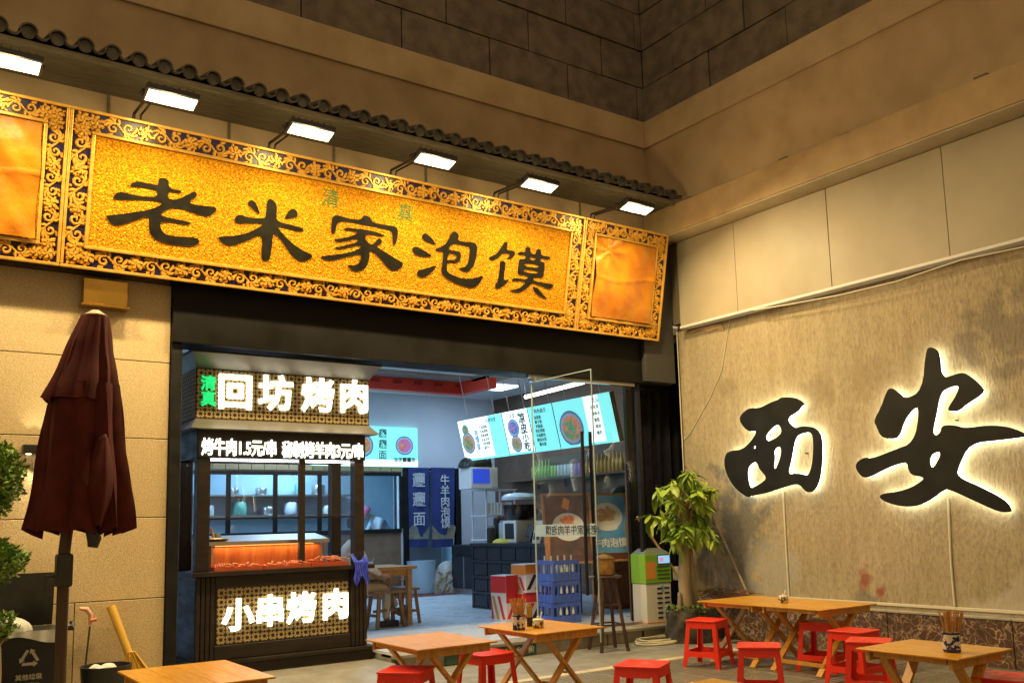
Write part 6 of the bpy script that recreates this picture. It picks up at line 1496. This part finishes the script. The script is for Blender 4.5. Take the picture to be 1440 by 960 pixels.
a = pY(156, 852, 8.92); b = pY(190, 942, 8.75)
t = thing('broom', 'yellow straw broom leaning head down on the stone pier', 'broom', (b.x, 8.75, b.z-.3))
MB().tube([a, tuple(Vector(a).lerp(b, .8))], [.040,.034], 12).build('handle', M_BROOM, t, smooth=60)
e = Vector(a).lerp(b, .8)
mb = MB()
for q in range(90):
    g_ = random.uniform(-1, 1); s0 = Vector((e.x+g_*.035, e.y+random.uniform(-.03, .03), e.z+.05)); s1 = Vector((b.x+.10+g_*.17, b.y+random.uniform(-.05, .05), b.z-.26)); mb.tube([s0, s0.lerp(s1, .5)+Vector((g_*.02,0,0)), s1], [.006,.006,.004], 4)
stuff(mb.build('bristles', M_BROOM, t))
a = pY(122, 856, 8.9); b = pY(114, 962, 8.75)
t = thing('litter_picker', 'thin litter picker with an orange and white grip leaning on the pier', 'litter picker', (b.x, 8.75, b.z-.2))
MB().tube([(a.x+.03,8.9,a.z-.15), (b.x,8.76,b.z-.25)], .008, 8).build('shaft', M_LAMP, t)
MB().tube([(a.x-.06,8.90,a.z+.01), (a.x,8.90,a.z), (a.x+.035,8.90,a.z-.05), (a.x+.03,8.90,a.z-.14)], [.014,.022,.020,.014], 10).build('grip', mat('peach_grip', (.78,.42,.30), rough=.5), t, smooth=60)
MB().tube([(a.x+.03,8.89,a.z-.10), (a.x+.08,8.87,a.z-.09)], [.012,.016], 8).build('trigger', mat('orange_trigger', (.75,.22,.12), rough=.5), t, smooth=60)
t = thing('waste_pail', 'open grey pail of crumpled white paper at the foot of the pier', 'pail', (1.72, 8.45, .1), world=False)
MB().lathe([(.17,-.08), (.20,.30), (.205,.31), (.19,.31), (.165,-.05), (.001,-.06)], n=22).build('pail', M_PLASTBLACK, t, smooth=40)
for q in range(5): o = lump(14, 5, .07, .06, .08, 30+q).build('paper', M_PLASTWHITE, t, smooth=20); o.location = (random.uniform(-.09, .09), random.uniform(-.09, .09), .24)
def bush(x, y, zc, rx, rz_, lab, n, seed, h):
    rnd = random.Random(seed); t = thing('shrub', lab, 'shrub', (x, y, 0), 0, 'clipped shrubs at the left edge', world=False)
    MB().tube([(0,0,.02), (.01,.0,zc*.6), (0,0,zc)], [.03,.025,.015], 8).build('stem', M_BARK, t, smooth=60)
    for q in range(9):
        a = rnd.uniform(0, 6.28); MB().tube([(0,0,zc-.15), (math.cos(a)*rx*.7, math.sin(a)*rx*.7, zc+rnd.uniform(-.7, .7)*rz_)], [.012,.004], 5).build('branch', M_BARK, t)
    mb = MB()
    for q in range(n):
        th, ph = math.acos(rnd.uniform(-1, 1)), rnd.uniform(0, 6.28); r = rnd.uniform(.45, 1.06)**.6*(1+.12*math.sin(5*ph)*math.sin(4*th))
        c = Vector((r*rx*math.sin(th)*math.cos(ph), r*rx*math.sin(th)*math.sin(ph), zc+r*rz_*math.cos(th)))
        d = Vector((rnd.uniform(-1, 1), rnd.uniform(-1, 1), rnd.uniform(-.3, 1))).normalized(); s_ = d.cross(Vector((rnd.uniform(-1, 1), rnd.uniform(-1, 1), rnd.uniform(-1, 1)))).normalized()
        l, w = rnd.uniform(.04, .065), rnd.uniform(.012, .018); up = d.cross(s_)*.006
        mb.add([c, c+d*l*.5+s_*w-up, c+d*l, c+d*l*.5-s_*w-up], [(0,1,2), (0,2,3)])
    stuff(mb.build('foliage', M_LEAFB, t, fix=False))
    if h:
        MB().lathe([(.16,0), (.22,h), (.20,h), (.15,.04), (.001,.04)], n=20).build('pot', M_PLASTBLACK, t, smooth=40)
a = pY(-8, 675, 8.1); bush(a.x-.03, 8.1, a.z, .22, .30, 'round green shrub head level with the wall light at the left edge', 2600, 1, .3)
a = pY(-5, 790, 7.95); bush(a.x-.06, 7.95, a.z, .24, .16, 'lower green shrub head over the rubbish bin at the left edge', 1900, 2, .3)
a = pY(2, 880, 7.9); bush(a.x-.02, 7.9, a.z, .12, .10, 'lowest small green shrub sprig at the left edge', 400, 5, 0)
MB_DONE = True
